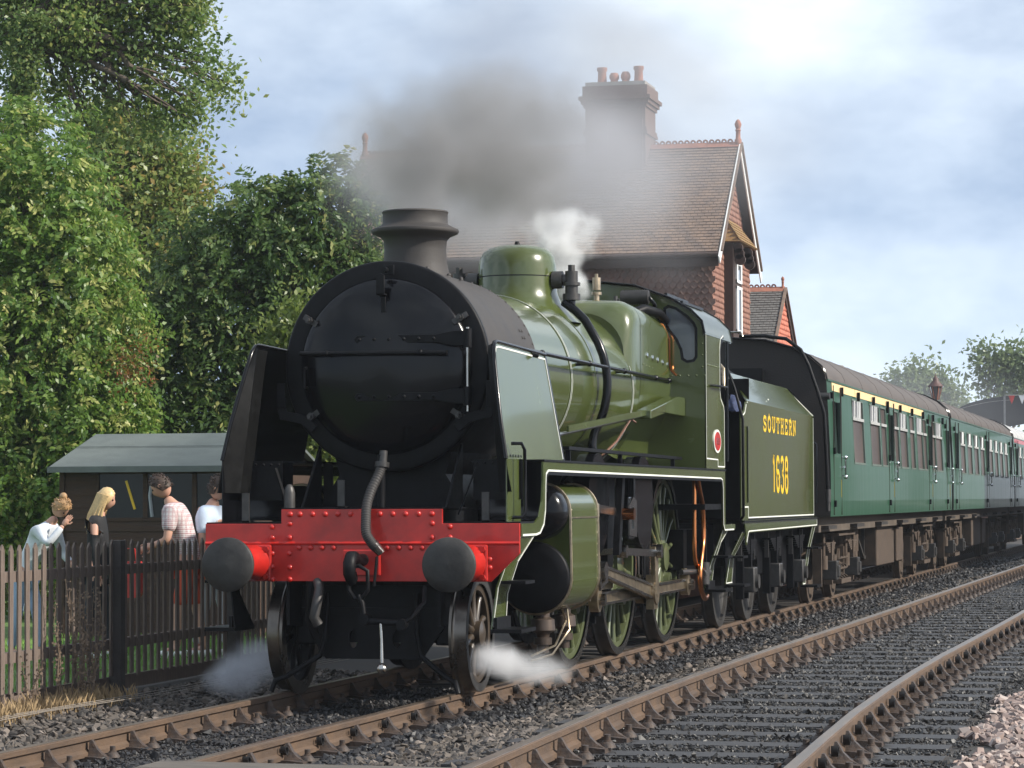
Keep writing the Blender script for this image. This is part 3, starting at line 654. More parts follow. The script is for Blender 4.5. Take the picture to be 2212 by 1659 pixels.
# coupling
mb = MB(); mb.prism([(-.14,.945),(.17,.945),(.17,1.15),(-.14,1.15)], 'Y', .60, .634); prt('drawhook_plate', mb, red, bevel=.012)
hk = []
for i in range(15):
    a = rad(-150+i*20); hk.append((.36+.085*math.cos(a)*1.0, 1.02+.085*math.sin(a)*1.2))
mb = MB(); mb.tube([(0.03,.62,1.07),(.03,.45,1.07),(.03,.36,1.10),(.03,.28,1.10),(.03,.235,1.05),(.03,.235,.97),(.03,.29,.915),(.03,.345,.93),(.03,.36,.98)], [.05,.045,.045,.05,.052,.05,.045,.035,.022], 12); prt('drawhook', mb, satin)
lk = prt('coupling_link', MB().tube([(.0,.33,1.02),(.08,.33,1.03),(.145,.34,.99),(.148,.34,.84),(.10,.34,.775),(.04,.34,.775),(-.005,.34,.84),(-.01,.34,.97)], .017, 10, closed=True), satin)
mb = MB(); mb.tube([(.07,.34,.80),(.10,.34,.74),(.115,.34,.64)], .022, 10); mb.cyl((.115,.31,.615),(.115,.40,.615),.045,n=16); mb.cyl((.13,.35,.60),(.42,.35,.585),.026,n=12)
mb.cyl((.42,.31,.58),(.42,.40,.58),.04,n=14); mb.tube([(.42,.35,.58),(.50,.36,.63),(.545,.38,.70),(.55,.52,.74),(.53,.60,.86)], .016, 8)
prt('screw_coupling', mb, satin)
prt('coupling_handle', MB().tube([(.25,.34,.60),(.26,.33,.45),(.265,.32,.28)], [.014,.012,.015], 8).ball((.265,.32,.235), .042, 16), steel)
prt('beam_chain', MB().tube([(.15,.58,1.09),(.17,.50,1.05),(.165,.48,.95),(.16,.47,.87)], .012, 6), satin)
# vacuum hose, ribbed
P = [Vector(p) for p in ((.14,.76,1.82),(.125,.72,1.74),(.09,.64,1.62),(.075,.56,1.50),(.085,.50,1.38),(.10,.46,1.28),(.14,.46,1.21),(.17,.48,1.17))]
def bez(P, n):
    out = []
    for i in range(len(P)-1):
        p0, p1, p2, p3 = P[max(0,i-1)], P[i], P[i+1], P[min(len(P)-1,i+2)]
        for k in range(n):
            t = k/n; out.append(.5*((2*p1)+(p2-p0)*t+(2*p0-5*p1+4*p2-p3)*t*t+(3*p1-p0-3*p2+p3)*t**3))
    return out+[P[-1]]
hp = bez(P, 24)
hose = prt('vacuum_hose', MB().tube(hp, [.040 if (i % 4) < 2 else .0365 for i in range(len(hp))], 16), mat('rubber', (.026,.023,.022), .65, var=.2))
prt('hose_coupling', MB().cyl((.145,.76,1.78),(.15,.78,1.93),.032,n=12).cyl((.14,.76,1.80),(.142,.765,1.84),.058,n=12), dsteel, hose)
prt('hose_end', MB().cyl((.15,.47,1.20),(.20,.52,1.13),.044,.038,14), steel, hose)
prt('vacuum_standpipe', MB().cyl((.13,.78,1.48),(.13,.78,1.90),.032,n=14), satin)
prt('steam_heat_hose', MB().tube([(-.36,.66,.90),(-.33,.60,.84),(-.34,.56,.72),(-.36,.56,.62),(-.33,.58,.56)], .04, 12), dsteel)
prt('steam_heat_hose', MB().tube([(-.42,.66,.90),(-.43,.66,.6),(-.40,.75,.45)], .035, 12), satin)
# guard irons
for sg in (1, -1):
    prt('guard_iron', MB().tube([(sg*.37,.95,.80),(sg*.38,.93,.46),(sg*.42,.90,.30),(sg*.66,.78,.14),(sg*.74,.74,.11),(sg*.77,.72,.02)], .022, 8), satin)
    prt('axle_guide', MB().box(*sorted((sg*.50,sg*.66)), 1.02, 1.42, .38, .66), satin, bevel=.02)
prt('stretcher_bar', MB().box(-.62,.62,.98,1.02,.62,.68), satin)
# ---- wheels
def wheel(name, x, y, r, nsp, w, sg, tread, ctr, hubr, crank=None, balance=False):
    xi = x-sg*.065; ax = (sg,0,0)
    t = MB(); t.lathe([(r-.075,0),(r+.028,.0),(r+.028,.022),(r+.006,.034),(r+.002,.05),(r-.003,.135),(r-.075,.135)], (xi,y,r), ax, 56, False)
    wt = prt(name, t, tread)
    prt('tyre_face', MB().lathe([(r-.07,.136),(r-.008,.137)], (xi,y,r), ax, 56, False), steel if r > .6 else dsteel, wt)
    mb = MB(); mb.lathe([(r-.125,.03),(r-.074,.025),(r-.074,.115),(r-.125,.11),(r-.125,.03)], (xi,y,r), ax, 56, False); mb.lathe([(hubr,.0),(hubr,.15),(hubr*.55,.165),(.0001,.165)], (xi,y,r), ax, 24, False)
    prt('wheel_rim', mb, ctr, wt)
    sp = None
    for k in range(nsp):
        a = 2*math.pi*(k+.5)/nsp; c, s = math.cos(a), math.sin(a)
        mb = MB(); p0 = Vector((xi+sg*.075,y+c*hubr*.8,r+s*hubr*.8)); p1 = Vector((xi+sg*.07,y+c*(r-.11),r+s*(r-.11)))
        mb.tube([p0, p0.lerp(p1,.25), p1.lerp(p0,.2), p1], [.045 if r > .6 else .04,.028,.023,.034], 8)
        prt('spoke', mb, ctr, wt)
    if balance:
        a0 = math.atan2(-crank[1], -crank[0]); pts = [(y+(r-.12)*math.cos(a0+t_), r+(r-.12)*math.sin(a0+t_)) for t_ in np.linspace(-.42,.42,12)]
        prt('balance_weight', MB().prism(pts, 'X', *sorted((xi+sg*.02, xi+sg*.125))), ctr, wt)
    if crank:
        cy_, cz_ = y+crank[0], r+crank[1]
        mb = MB(); mb.lathe([(.13,.02),(.13,.16)], (xi,cy_,cz_), ax, 24, True); prt('crank_boss', mb, ctr, wt)
        prt('crank_pin', MB().cyl((xi+sg*.16,cy_,cz_),(xi+sg*.42,cy_,cz_),.055,n=18), steel, wt)
    return wt
CR = (.16, -.30)
for sg in (1, -1):
    wheel('pony_wheel', sg*.75, 1.24, .47, 10, .13, sg, mat('tread_steel', (.13,.115,.10), .28, metal=.9, var=.3), mat('wheel_brown', (.050,.036,.024), .4, var=.2, coat=.3) if sg > 0 else satin, .10)
    for i, yy in enumerate((4.64, 6.82, 9.33)):
        wheel('driving_wheel', sg*.75, yy, .915, 18, .13, sg, dsteel if sg > 0 else satin, wgreen, .15, CR, True)
prt('pony_axle', MB().cyl((-.7,1.24,.47),(.7,1.24,.47),.08,n=14), satin)
prt('pony_truck_frame', MB().box(-.45,.45,1.05,2.2,.40,.52), satin)
# ---- cylinders
for sg in (1, -1):
    c1 = (1.00,.885,.305); c2 = (1.06,1.435,.235)
    sec = [(c1[0]+c1[2]*math.cos(a), c1[1]+c1[2]*math.sin(a)) for a in np.linspace(rad(-175), rad(-4), 18)]+[(c2[0]+c2[2]*math.cos(a), c2[1]+c2[2]*math.sin(a)) for a in np.linspace(rad(0), rad(150), 14)]
    sec = [(x_*sg, z_) for x_, z_ in sec]
    mb = MB(); mb.loft([[(x_,2.42,z_) for x_,z_ in sec], [(x_,3.55,z_) for x_,z_ in sec]], cap=True); cy_ = prt('cylinder_casing', mb, green if sg > 0 else satin)
    for yy in (2.425, 3.54):
        mb = MB(); q = [Vector((x_+(x_-sg*1.03)*.008,yy,z_+(z_-1.15)*.006)) for x_,z_ in sec]; mb.tube(q, .013, 6); prt('casing_edge', mb, oily, cy_)
    mb = MB(); mb.lathe([(.30,0),(.30,-.035),(.285,-.05),(.20,-.062),(.10,-.068),(.0001,-.07)], (sg*1.0,2.41,.885), (0,1,0), 40, False); prt('cylinder_cover', mb, satin, cy_)
    mb = MB(); mb.lathe([(.232,0),(.23,-.14),(.21,-.20),(.15,-.235),(.0001,-.245)], (sg*1.06,2.41,1.435), (0,1,0), 36, False); prt('valve_chest_cover', mb, black, cy_)
    if sg > 0:
        mb = MB()
        for yy in (2.47, 3.50):
            for z_ in np.linspace(.85,1.45,7): mb.rivet((1.30,yy,z_),(1,0,0),.008)
        mb.bar((1.302,2.42,1.385),(1.302,3.55,1.385),.006,.012)
        prt('casing_beading', mb, oily, cy_)
        for yy in (2.50, 3.32):
            mb = MB().lathe([(.06,0),(.06,-.05),(.10,-.07),(.108,-.16),(.06,-.19),(.055,-.22),(.078,-.225),(.078,-.28),(.05,-.285),(.05,-.35)], (sg*1.04,yy,.60), (0,0,1), 18, True); prt('relief_valve', mb, mat('valve_brown', (.085,.062,.048), .4, metal=.5, var=.3), cy_)
        prt('drain_pipe', MB().tube([(1.12,2.9,.60),(1.14,2.95,.50),(1.10,2.7,.30),(1.06,2.0,.25)], .010, 6), oily, cy_)
        prt('drain_pipe', MB().tube([(1.14,3.0,.60),(1.16,3.0,.42),(1.10,2.6,.23),(1.06,2.0,.21)], .010, 6), oily, cy_)
    # motion
    X1 = sg*1.00
    prt('slide_bar', MB().box(*sorted((X1-.04,X1+.04)), 3.55, 5.45, 1.02, 1.075), steel)
    prt('slide_bar', MB().box(*sorted((X1-.04,X1+.04)), 3.55, 5.45, .70, .755), oily)
    prt('piston_rod', MB().cyl((X1,3.5,.89),(X1,4.6,.89),.035,n=12), steel)
    prt('cylinder_rear_cover', MB().lathe([(.27,0),(.26,.05),(.12,.08),(.08,.16),(.08,.22)], (X1,3.55,.89), (0,1,0), 24, True), dsteel)
    prt('crosshead', MB().prism([(4.35,.78),(4.75,.76),(4.75,1.02),(4.35,1.0)], 'X', *sorted((X1-.06,X1+.07))), oily, bevel=.01)
    prt('crosshead', MB().cyl((X1+sg*.02,4.55,.89),(X1+sg*.16,4.55,.89),.05,n=12), steel) if 0 else None
    c2y, c2z = 6.82+CR[0], .915+CR[1]; XR = sg*1.115
    def rod(nm, p, q, w0, w1, X, fl=True):
        p = Vector((X,)+p); q = Vector((X,)+q); d = (q-p).normalized(); up = Vector((0,-d.z,d.y))
        mb = MB(); vs = []
        for e, ww in ((p,w0),(q,w1)):
            vs += [e-Vector((.02,0,0))-up*ww/2, e+Vector((.02,0,0))-up*ww/2, e+Vector((.02,0,0))+up*ww/2, e-Vector((.02,0,0))+up*ww/2]
        mb._add(vs, [(3,2,1,0),(4,5,6,7),(0,1,5,4),(1,2,6,5),(2,3,7,6),(3,0,4,7)])
        r_ = prt(nm, mb, oily)
        if fl:
            for s2, mm in ((1,steel),(-1,steel)):
                mb = MB(); mb.bar(p+up*s2*(w0/2-.012)+Vector((sg*.028,0,0)), q+up*s2*(w1/2-.012)+Vector((sg*.028,0,0)), .018, .024, up); prt('flange', mb, mm, r_)
        return r_
    cr_ = rod('connecting_rod', (4.60,.88), (c2y,c2z), .11, .15, XR)
    mb = MB(); mb.cyl((XR-sg*.03,c2y,c2z),(XR+sg*.06,c2y,c2z),.13,n=8); mb.box(*sorted((XR-.035,XR+.045)), c2y-.10, c2y+.10, c2z-.17, c2z+.17); prt('big_end', mb, oily, cr_)
    prt('little_end', MB().cyl((XR-sg*.04,4.56,.885),(XR+sg*.05,4.56,.885),.085,n=16), steel, cr_)
    XC = sg*1.00
    for (ya, yb) in ((4.64,6.82),(6.82,9.33)):
        cp = rod('coupling_rod', (ya+CR[0],.915+CR[1]), (yb+CR[0],.915+CR[1]), .125, .125, XC)
        for yy in (ya, yb):
            prt('rod_end', MB().cyl((XC-sg*.035,yy+CR[0],.915+CR[1]),(XC+sg*.05,yy+CR[0],.915+CR[1]),.115,n=18).cyl((XC,yy+CR[0]+.0,.915+CR[1]+.10),(XC,yy+CR[0],.915+CR[1]+.17),.03,n=8), oily, cp)
    prt('crank_pin_nut', MB().cyl((XC+sg*.05,9.33+CR[0],.915+CR[1]),(XC+sg*.11,9.33+CR[0],.915+CR[1]),.06,n=6), steel)
    # valve gear
    XG = sg*1.17
    prt('expansion_link', MB().loft([[(XG-.03,5.05+.10*math.sin(t_*1.2),1.40+t_*.36-.02),(XG+.03,5.05+.10*math.sin(t_*1.2),1.40+t_*.36-.02),(XG+.03,5.17+.10*math.sin(t_*1.2),1.40+t_*.36),(XG-.03,5.17+.10*math.sin(t_*1.2),1.40+t_*.36)] for t_ in np.linspace(-1,1,9)], cap=True), satin)
    prt('link_bracket', MB().box(*sorted((XG+sg*.035,XG+sg*.06)), 5.28, 5.56, 1.16, 1.56).box(*sorted((XG+sg*.0,XG+sg*.06)), 5.56, 5.64, 1.20, 1.82), black, bevel=.015)
    prt('link_bracket_plate', MB().prism([(5.24,1.20),(5.60,1.18),(5.60,1.52),(5.44,1.56),(5.24,1.48)], 'X', *sorted((XG+sg*.06,XG+sg*.075)), holes=[[(5.34,1.26),(5.46,1.26),(5.46,1.34),(5.34,1.34)],[(5.34,1.38),(5.46,1.38),(5.46,1.46),(5.34,1.46)]]), steel)
    prt('trunnion', MB().cyl((XG,5.16,1.40),(XG+sg*.14,5.16,1.40),.055,n=14), copper)
    prt('radius_rod', MB().bar((XG-sg*.02,3.9,1.47),(XG-sg*.02,5.05,1.42),.022,.075), steel)
    prt('eccentric_rod', MB().bar((XG,5.22,1.05),(XG,c2y-.02,1.00),.026,.07), steel)
    prt('eccentric_rod_end', MB().cyl((XG-sg*.03,5.2,1.05),(XG+sg*.06,5.2,1.05),.06,n=14), steel)
    prt('return_crank', MB().prism([(c2y-.07,c2z-.03),(c2y+.05,c2z-.06),(c2y+.06,1.02),(c2y-.02,1.10),(c2y-.11,1.04)], 'X', *sorted((XG-sg*.04,XG+sg*.01))), oily, bevel=.01)
    prt('return_crank_pin', MB().cyl((XG-.04,c2y-.02,1.02),(XG+sg*.06,c2y-.02,1.02),.07,n=14), steel)
    prt('combination_lever', MB().bar((XG-sg*.04,4.12,1.50),(XG-sg*.04,4.45,.72),.022,.06), steel)
    prt('valve_spindle_guide', MB().box(*sorted((XG-.10,XG+.04)), 3.60, 4.05, 1.38, 1.50), oily, bevel=.01)
    prt('union_link', MB().bar((XG-sg*.04,4.45,.74),(XG-sg*.04,4.75,.80),.02,.04), steel)
    prt('motion_bracket', MB().prism([(5.40,.66),(5.55,.66),(5.75,1.2),(5.75,1.84),(5.40,1.84)], 'X', *sorted((sg*.72,sg*1.0))), satin)
    prt('mechanical_lubricator', MB().box(*sorted((sg*.95,sg*1.12)), 3.62, 3.92, 1.08, 1.32).cyl((sg*1.0,3.7,1.20),(sg*1.18,3.7,1.20),.035,n=8).cyl((sg*1.0,3.84,1.12),(sg*1.18,3.84,1.12),.03,n=8), dsteel, bevel=.012)
    prt('steam_fittings', MB().cyl((sg*1.02,3.7,.80),(sg*1.18,3.7,.80),.055,n=8).cyl((sg*1.02,3.86,.68),(sg*1.16,3.86,.68),.05,n=8).cyl((sg*1.02,3.66,.66),(sg*1.15,3.66,.66),.045,n=8), oily)
    for yy in (4.64, 6.82, 9.33):
        prt('brake_hanger', MB().bar((sg*.76,yy-.98,1.0),(sg*.76,yy-.97,.35),.05,.06).box(*sorted((sg*.70,sg*.83)), yy-1.04, yy-.92, .42, .72), satin)
    prt('sand_pipe', MB().tube([(sg*.80,7.9,1.6),(sg*.80,8.1,1.0),(sg*.78,8.25,.3)], .018, 6), satin)
    # copper injector pipes under the cab
    if sg > 0:
        prt('injector_pipe', MB().tube(bez([Vector(p) for p in ((1.15,9.45,1.80),(1.15,9.62,1.62),(1.15,9.80,1.44),(1.15,9.84,1.12),(1.15,9.70,.90),(1.15,9.60,.72),(1.15,9.66,.56),(1.15,9.90,.45),(1.15,10.05,.47))], 6), .028, 10), copper)
        prt('injector_pipe', MB().tube(bez([Vector(p) for p in ((1.10,9.58,1.75),(1.10,9.56,1.3),(1.10,9.58,.9),(1.12,9.72,.78),(1.12,10.05,.76))], 6), .024, 10), copper)
        prt('injector', MB().cyl((1.12,10.05,.60),(1.12,10.05,.84),.06,n=10).cyl((1.12,9.9,.72),(1.12,10.3,.72),.045,n=10).cyl((1.0,9.3,.75),(1.12,9.7,.75),.03,n=8), dsteel)
    prt('frame_step_bracket', MB().box(*sorted((sg*.66,sg*1.12)), 10.2, 10.24, .8, 1.2), satin)
prt('ashpan', MB().prism([(-.55,.40),(.55,.40),(.58,1.3),(-.58,1.3)], 'Y', 7.7, 9.0), satin)
prt('rear_frame_box', MB().box(-.9,.9,10.0,10.7,.75,1.2), satin)
# sandbox covers on the running plate
for yy in (4.64, 6.82): prt('splasher', MB().lathe([(.46,0),(.46,.16)], (.92,yy,1.50), (1,0,0), 36, True), black)
prt('expansion_stay', MB().bar((1.02,3.5,1.99),(1.02,9.1,1.97),.07,.03), satin)
for yy in (3.6, 5.9, 8.7): prt('stay_support', MB().box(1.0,1.04,yy,yy+.03,1.86,1.98), satin)
# ---- cab
cabf = [(-1.30,1.86),(-1.30,3.32),(-1.27,3.43),(-1.152,3.553),(-.922,3.685),(-.538,3.825),(0,3.885),(.538,3.825),(.922,3.685),(1.152,3.553),(1.27,3.43),(1.30,3.32),(1.30,1.86)]
def specw(s): return [(s*x_, z_) for x_, z_ in ((.86,3.585),(.90,3.61),(.98,3.585),(1.10,3.50),(1.175,3.42),(1.20,3.36),(1.20,3.06),(1.17,3.02),(1.10,3.01),(1.05,3.04),(1.035,3.14),(.985,3.25),(.90,3.36),(.86,3.46))]
cf = prt('cab_front', MB().prism(cabf, 'Y', 9.18, 9.195, holes=[specw(1), specw(-1)]), green)
for s in (1, -1):
    Ls, Rs = ribbon(specw(s), .028, True); q = specw(s); m = len(q)
    mb = MB()
    for i in range(m):
        j = (i+1) % m; mb._add([(Ls[i].x,9.172,Ls[i].y),(Ls[j].x,9.172,Ls[j].y),(Rs[j].x,9.172,Rs[j].y),(Rs[i].x,9.172,Rs[i].y),(Ls[i].x,9.18,Ls[i].y),(Ls[j].x,9.18,Ls[j].y),(Rs[j].x,9.18,Rs[j].y),(Rs[i].x,9.18,Rs[i].y)], [(0,1,2,3),(0,1,5,4),(2,3,7,6)])
    wf = prt('spectacle_frame', mb, black, cf)
    prt('pane', MB().prism(q, 'Y', 9.186, 9.190), spec_glass, wf)
mb = MB()
for k in range(5): mb.rivet((.93+.09*k,9.178,2.86),(0,-1,0),.012)
for z_ in (3.32,3.2,3.08,2.95): mb.rivet((1.265,9.178,z_),(0,-1,0),.011)
prt('cab_front_rivets', mb, green, cf)['kind'] = 'stuff'
for sg in (1, -1):
    side = [(9.18,1.86),(10.40,1.86),(10.40,2.50),(10.36,2.58),(10.16,2.66),(10.12,2.74),(10.12,3.18),(10.18,3.28),(10.36,3.32),(9.18,3.32)]
    cs = prt('cab_side', MB().prism(side, 'X', *sorted((sg*1.288, sg*1.301))), green)
    if sg > 0:
        ln = [(9.215,1.90),(9.215,1.99),(9.80,1.99),(9.80,1.90)] if 0 else [(9.20,1.97),(9.93,1.965),(9.93,1.89),(10.375,1.89),(10.375,2.49),(10.33,2.555),(10.135,2.64),(10.09,2.73),(10.09,3.19),(10.15,3.30),(10.33,3.345)]
        prt('lining', lining(MB(), ln, .014, 'X', 1.3012, .003), white, cs)
        prt('lining', lining(MB(), [(9.20,1.97),(9.20,3.30)], .010, 'X', 1.3012, .003), white, cs)
        prt('black_edge', lining(MB(), [(10.14,2.72),(10.14,3.18),(10.20,3.27),(10.36,3.31)], .05, 'X', 1.3008, .002), satin, cs)
        pl = prt('number_plate', MB().prism(ell(9.86,2.165,.235,.128,32), 'X', 1.3015, 1.312), white, cs)
        prt('plate_field', MB().prism(ell(9.86,2.165,.205,.103,32), 'X', 1.3122, 1.3145), red, pl)
        mb = MB()
        for k in range(9): mb.rivet((1.301,9.32+.09*k,2.98),(1,0,0),.010)
        for z_ in (2.30,2.75,3.1): mb.rivet((1.301,9.25,z_),(1,0,0),.010)
        prt('cab_rivets', mb, green, cs)['kind'] = 'stuff'
    prt('cab_handrail', MB().tube([(sg*1.33,10.42,1.95),(sg*1.33,10.42,3.28)], .014, 8), black)
    prt('grab_rail', MB().tube([(sg*1.30,9.45,2.76),(sg*1.35,9.47,2.76),(sg*1.35,10.28,2.77),(sg*1.30,10.30,2.77)], .013, 8), satin)
roof = [(-1.305,3.30),(-1.275,3.44),(-1.155,3.563),(-.925,3.697),(-.538,3.838),(0,3.898),(.538,3.838),(.925,3.697),(1.155,3.563),(1.275,3.44),(1.305,3.30)]
mb = MB(); mb.loft([[(x_,9.12,z_) for x_,z_ in roof], [(x_,10.95,z_) for x_,z_ in roof]], closed=False); mb.loft([[(x_*.99,9.12,z_-.014) for x_,z_ in roof], [(x_*.99,10.95,z_-.014) for x_,z_ in roof]], closed=False)
rf = prt('cab_roof', mb, mat('cab_roof_paint', (.045,.055,.030), .35, var=.15, nscale=3, coat=.4))
mb = MB()
for yy in (9.12, 10.94): mb.tube([(x_,yy,z_+.004) for x_,z_ in roof], .010, 6)
prt('roof_edge', mb, black, rf)
for x_, z_ in ((1.02,3.66),(.85,3.745)): prt('roof_strip', MB().bar((x_,9.3,z_),(x_,10.6,z_),.03,.03), black, rf)
prt('backhead', MB().box(-.90,.90,9.30,9.36,1.9,3.3), satin)
prt('cab_floor', MB().box(-1.28,1.28,9.2,10.4,1.42,1.48), satin)
for sg in (1,-1): prt('cab_inner_side', MB().box(*sorted((sg*1.25,sg*1.28)),9.5,10.0,1.86,2.5), satin)
# plate number
def strokes(mb, paths, w_, ax, t, th, ox, oz, sx, sz):
    for p, closed in paths: lining(mb, [(ox+a*sx, oz+b*sz) for a, b in p], w_, ax, t, th, closed)
    return mb
def arc(cx, cz, rx, rz, a0, a1, n=12): return [(cx+rx*math.cos(rad(a0+(a1-a0)*i/n)), cz+rz*math.sin(rad(a0+(a1-a0)*i/n))) for i in range(n+1)]
DIG = {
 '1': [([(.30,.78),(.52,1.0)], False), ([(.52,1.02),(.52,0.0)], False)],
 '6': [(arc(.5,.72,.36,.24,20,180,8)+[(.14,.60),(.14,.40)]+arc(.5,.27,.36,.23,180,360,10)+[(.86,.38)]+arc(.5,.38,.36,.20,0,165,8), False)],
 '3': [(arc(.48,.75,.34,.21,160,-80,12)+arc(.48,.27,.38,.25,80,-160,12), False)],
 '8': [(arc(.5,.76,.31,.20,-90,270,18), True), (arc(.5,.27,.37,.26,90,450,18), True)],
}
mb = MB()
for i, c in enumerate('1638'): strokes(mb, DIG[c], .010, 'X', 1.3147, .002, 9.735+.062*i, 2.13, .05, .07)
prt('number', mb, chrome, pl)
# ================================================================== TENDER
tender = thing('tender', 'olive green tender lettered in yellow, coupled behind the engine cab', 'tender', (0, 14.7, 0))
def tp(name, mb, m, parent=None, bevel=0): return mb.build(name, m, parent or tender, bevel)
for sg in (1, -1):
    sd = [(11.55,1.29),(17.85,1.29),(17.85,2.655),(12.02,2.68),(11.93,2.66),(11.86,2.58),(11.72,2.54),(11.55,2.54)]
    sp = tp('side_panel', MB().prism(sd, 'X', *sorted((sg*1.285, sg*1.30))), green)
    mb = MB(); a = [(sg*1.30,12.02,2.68),(sg*1.30,17.85,2.655),(sg*.98,17.55,3.03),(sg*.98,12.75,3.04)]
    b = [(x_-sg*.012,y_,z_-.008) for x_,y_,z_ in a]; mb._add(a+b, [(0,1,2,3),(7,6,5,4)]+[(i,(i+1)%4,4+(i+1)%4,4+i) for i in range(4)])
    fl = tp('flared_top', mb, green)
    if sg > 0:
        ln = [(11.585,1.425),(11.585,2.50)]
        mb = MB(); lining(mb, [(12.06,1.315),(17.83,1.315)], .016, 'X', 1.3005, .003); lining(mb, [(17.83,1.315),(17.83,2.63)], .012, 'X', 1.3005, .003)
        lining(mb, [(12.06,1.315),(12.06,1.44),(11.59,1.44),(11.59,2.50),(11.74,2.51),(11.86,2.54),(11.96,2.635)], .016, 'X', 1.3005, .003)
        tp('lining', mb, white, sp)
        mb = MB(); q = [Vector((1.303,12.03,2.66)), Vector((.986,12.80,3.022)), Vector((.986,17.52,3.012)), Vector((1.303,17.82,2.66))]
        for i in range(3): mb.bar(q[i], q[i+1], .006, .016, (0,1,.2) if i != 1 else (0,0,1))
        tp('lining', mb, white, fl)
        tp('black_band', lining(MB(), [(12.07,1.287),(17.84,1.287)], .035, 'X', 1.3003, .002), satin, sp)
        tp('side_beading', MB().box(1.301,1.312,11.985,12.02,1.49,2.38), satin, sp)
        for yy, zz in ((14.1,2.74),(14.15,2.70)): tp('rivet', MB().rivet((1.24,yy,zz+.02),(.75,0,.6),.012), white, fl)
    # bottom valance
    vb = [(11.62,1.25),(11.62,1.285),(18.1,1.285),(18.12,1.155),(12.06,1.14),(11.99,1.10),(11.93,1.00),(11.86,1.00),(11.86,1.12),(11.78,1.25)]
    vl = tp('tender_valance', MB().prism(vb, 'X', *sorted((sg*1.29, sg*1.305))), green)
    tp('sole_strip', MB().box(*sorted((sg*1.29,sg*1.33)),11.6,18.1,1.262,1.280), satin)
    if sg > 0: tp('lining', lining(MB(), [(11.90,1.03),(12.03,1.145),(12.10,1.158),(18.1,1.172),(18.105,1.25)], .014, 'X', 1.3055, .003), white, vl)
    # frames, axleboxes, springs
    hol = [ell(13.95,.72,.42,.15,16), ell(16.07,.72,.42,.15,16)]
    tp('tender_frame', MB().prism([(11.9,.62),(12.3,.52),(13.35,.52),(13.7,.60),(15.2,.60),(15.5,.50),(17.6,.52),(18.0,.9),(18.0,1.15),(11.9,1.15)], 'X', *sorted((sg*1.03, sg*1.05)), holes=hol), satin)
    for yy in (12.88, 15.01, 17.14):
        ab = tp('axlebox', MB().box(*sorted((sg*1.06,sg*1.26)),yy-.13,yy+.13,.42,.72).cyl((sg*1.2,yy,.55),(sg*1.30,yy,.55),.085,n=14), dsteel, bevel=.015)
        for s2 in (-1,1): tp('horn_guide', MB().box(*sorted((sg*1.05,sg*1.14)),yy+s2*.19-.04,yy+s2*.19+.04,.34,.92), satin, ab)
        mb = MB()
        for k in range(6): L_ = .52-.065*k; mb.box(*sorted((sg*1.09,sg*1.20)),yy-L_,yy+L_,1.02-.028*k,1.045-.028*k)
        mb.box(*sorted((sg*1.08,sg*1.21)),yy-.05,yy+.05,.72,1.05); tp('leaf_spring', mb, satin, ab)
        for s2 in (-1,1): tp('spring_hanger', MB().box(*sorted((sg*1.12,sg*1.17)),yy+s2*.50-.02,yy+s2*.50+.02,.80,1.12), dsteel, ab)
        t = MB(); r = .61
        t.lathe([(r-.30,.02),(r-.09,.03),(r-.085,0),(r+.028,0),(r+.028,.022),(r+.006,.034),(r-.003,.135),(r-.08,.135),(r-.09,.10),(r-.30,.07),(.12,.06),(.12,.16),(.0001,.16)], (sg*.69,yy,r), (sg,0,0), 44, False)
        tp('tender_wheel', t, dsteel)
        tp('brake_hanger', MB().bar((sg*.80,yy+.70,1.0),(sg*.80,yy+.72,.35),.05,.05).box(*sorted((sg*.72,sg*.86)),yy+.62,yy+.74,.40,.72), dsteel)
    for (yt, nm) in ((11.62,'front_step'),(17.62,'rear_step')):
        A_ = [(sg*1.29,yt+.02,1.14),(sg*1.29,yt+.40,1.14),(sg*1.14,yt+.34,.85),(sg*1.10,yt+.42,.55),(sg*1.10,yt,.55),(sg*1.14,yt+.06,.85)]
        if yt > 15: A_ = [(sg*1.29,yt+.10,1.14),(sg*1.29,yt+.40,1.14),(sg*1.22,yt+.38,.85),(sg*1.15,yt+.38,.36),(sg*1.15,yt+.12,.36),(sg*1.22,yt+.12,.85)]
        B_ = [(x_-sg*.012,y_,z_) for x_,y_,z_ in A_]
        st = tp(nm, MB()._add(A_+B_, [(0,1,2,5),(5,2,3,4),(6,11,8,7),(11,10,9,8)]+[(i,(i+1)%6,6+(i+1)%6,6+i) for i in range(6)]), green)
        zb = A_[4][2]
        tp('tread', MB().box(*sorted((A_[4][0]-sg*.01,A_[4][0]+sg*.22)),yt-.02,yt+.44,zb-.03,zb), satin, st)
        tp('tread', MB().box(*sorted((A_[5][0]-sg*.01,A_[5][0]+sg*.16)),yt+.04,yt+.40,.85,.875), satin, st)
        if sg > 0:
            mb = MB(); q = [Vector((p[0]+.004,p[1],p[2])) for p in (A_[1],A_[2],A_[3],A_[4],A_[5],A_[0])]
            for i in range(5): q0, q1 = q[i]+Vector((0,-.016 if i < 2 else .016,.012)), q[i+1]+Vector((0,-.016 if i < 2 else .016,.012)); mb.bar(q0, q1, .004, .012, (0,1,.01) if i != 2 else (0,0,1))
            tp('lining', mb, white, st)
    tp('handrail', MB().tube([(sg*1.30,11.50,1.30),(sg*1.34,11.45,1.34),(sg*1.34,11.44,2.45),(sg*1.24,11.50,2.80),(sg*1.13,11.62,3.05),(sg*1.11,11.66,3.14)], .017, 8), satin)
    tp('rear_handrail', MB().tube([(sg*1.30,17.87,1.45),(sg*1.33,17.93,1.47),(sg*1.33,17.93,2.28),(sg*1.30,17.87,2.30)], .012, 6), black)
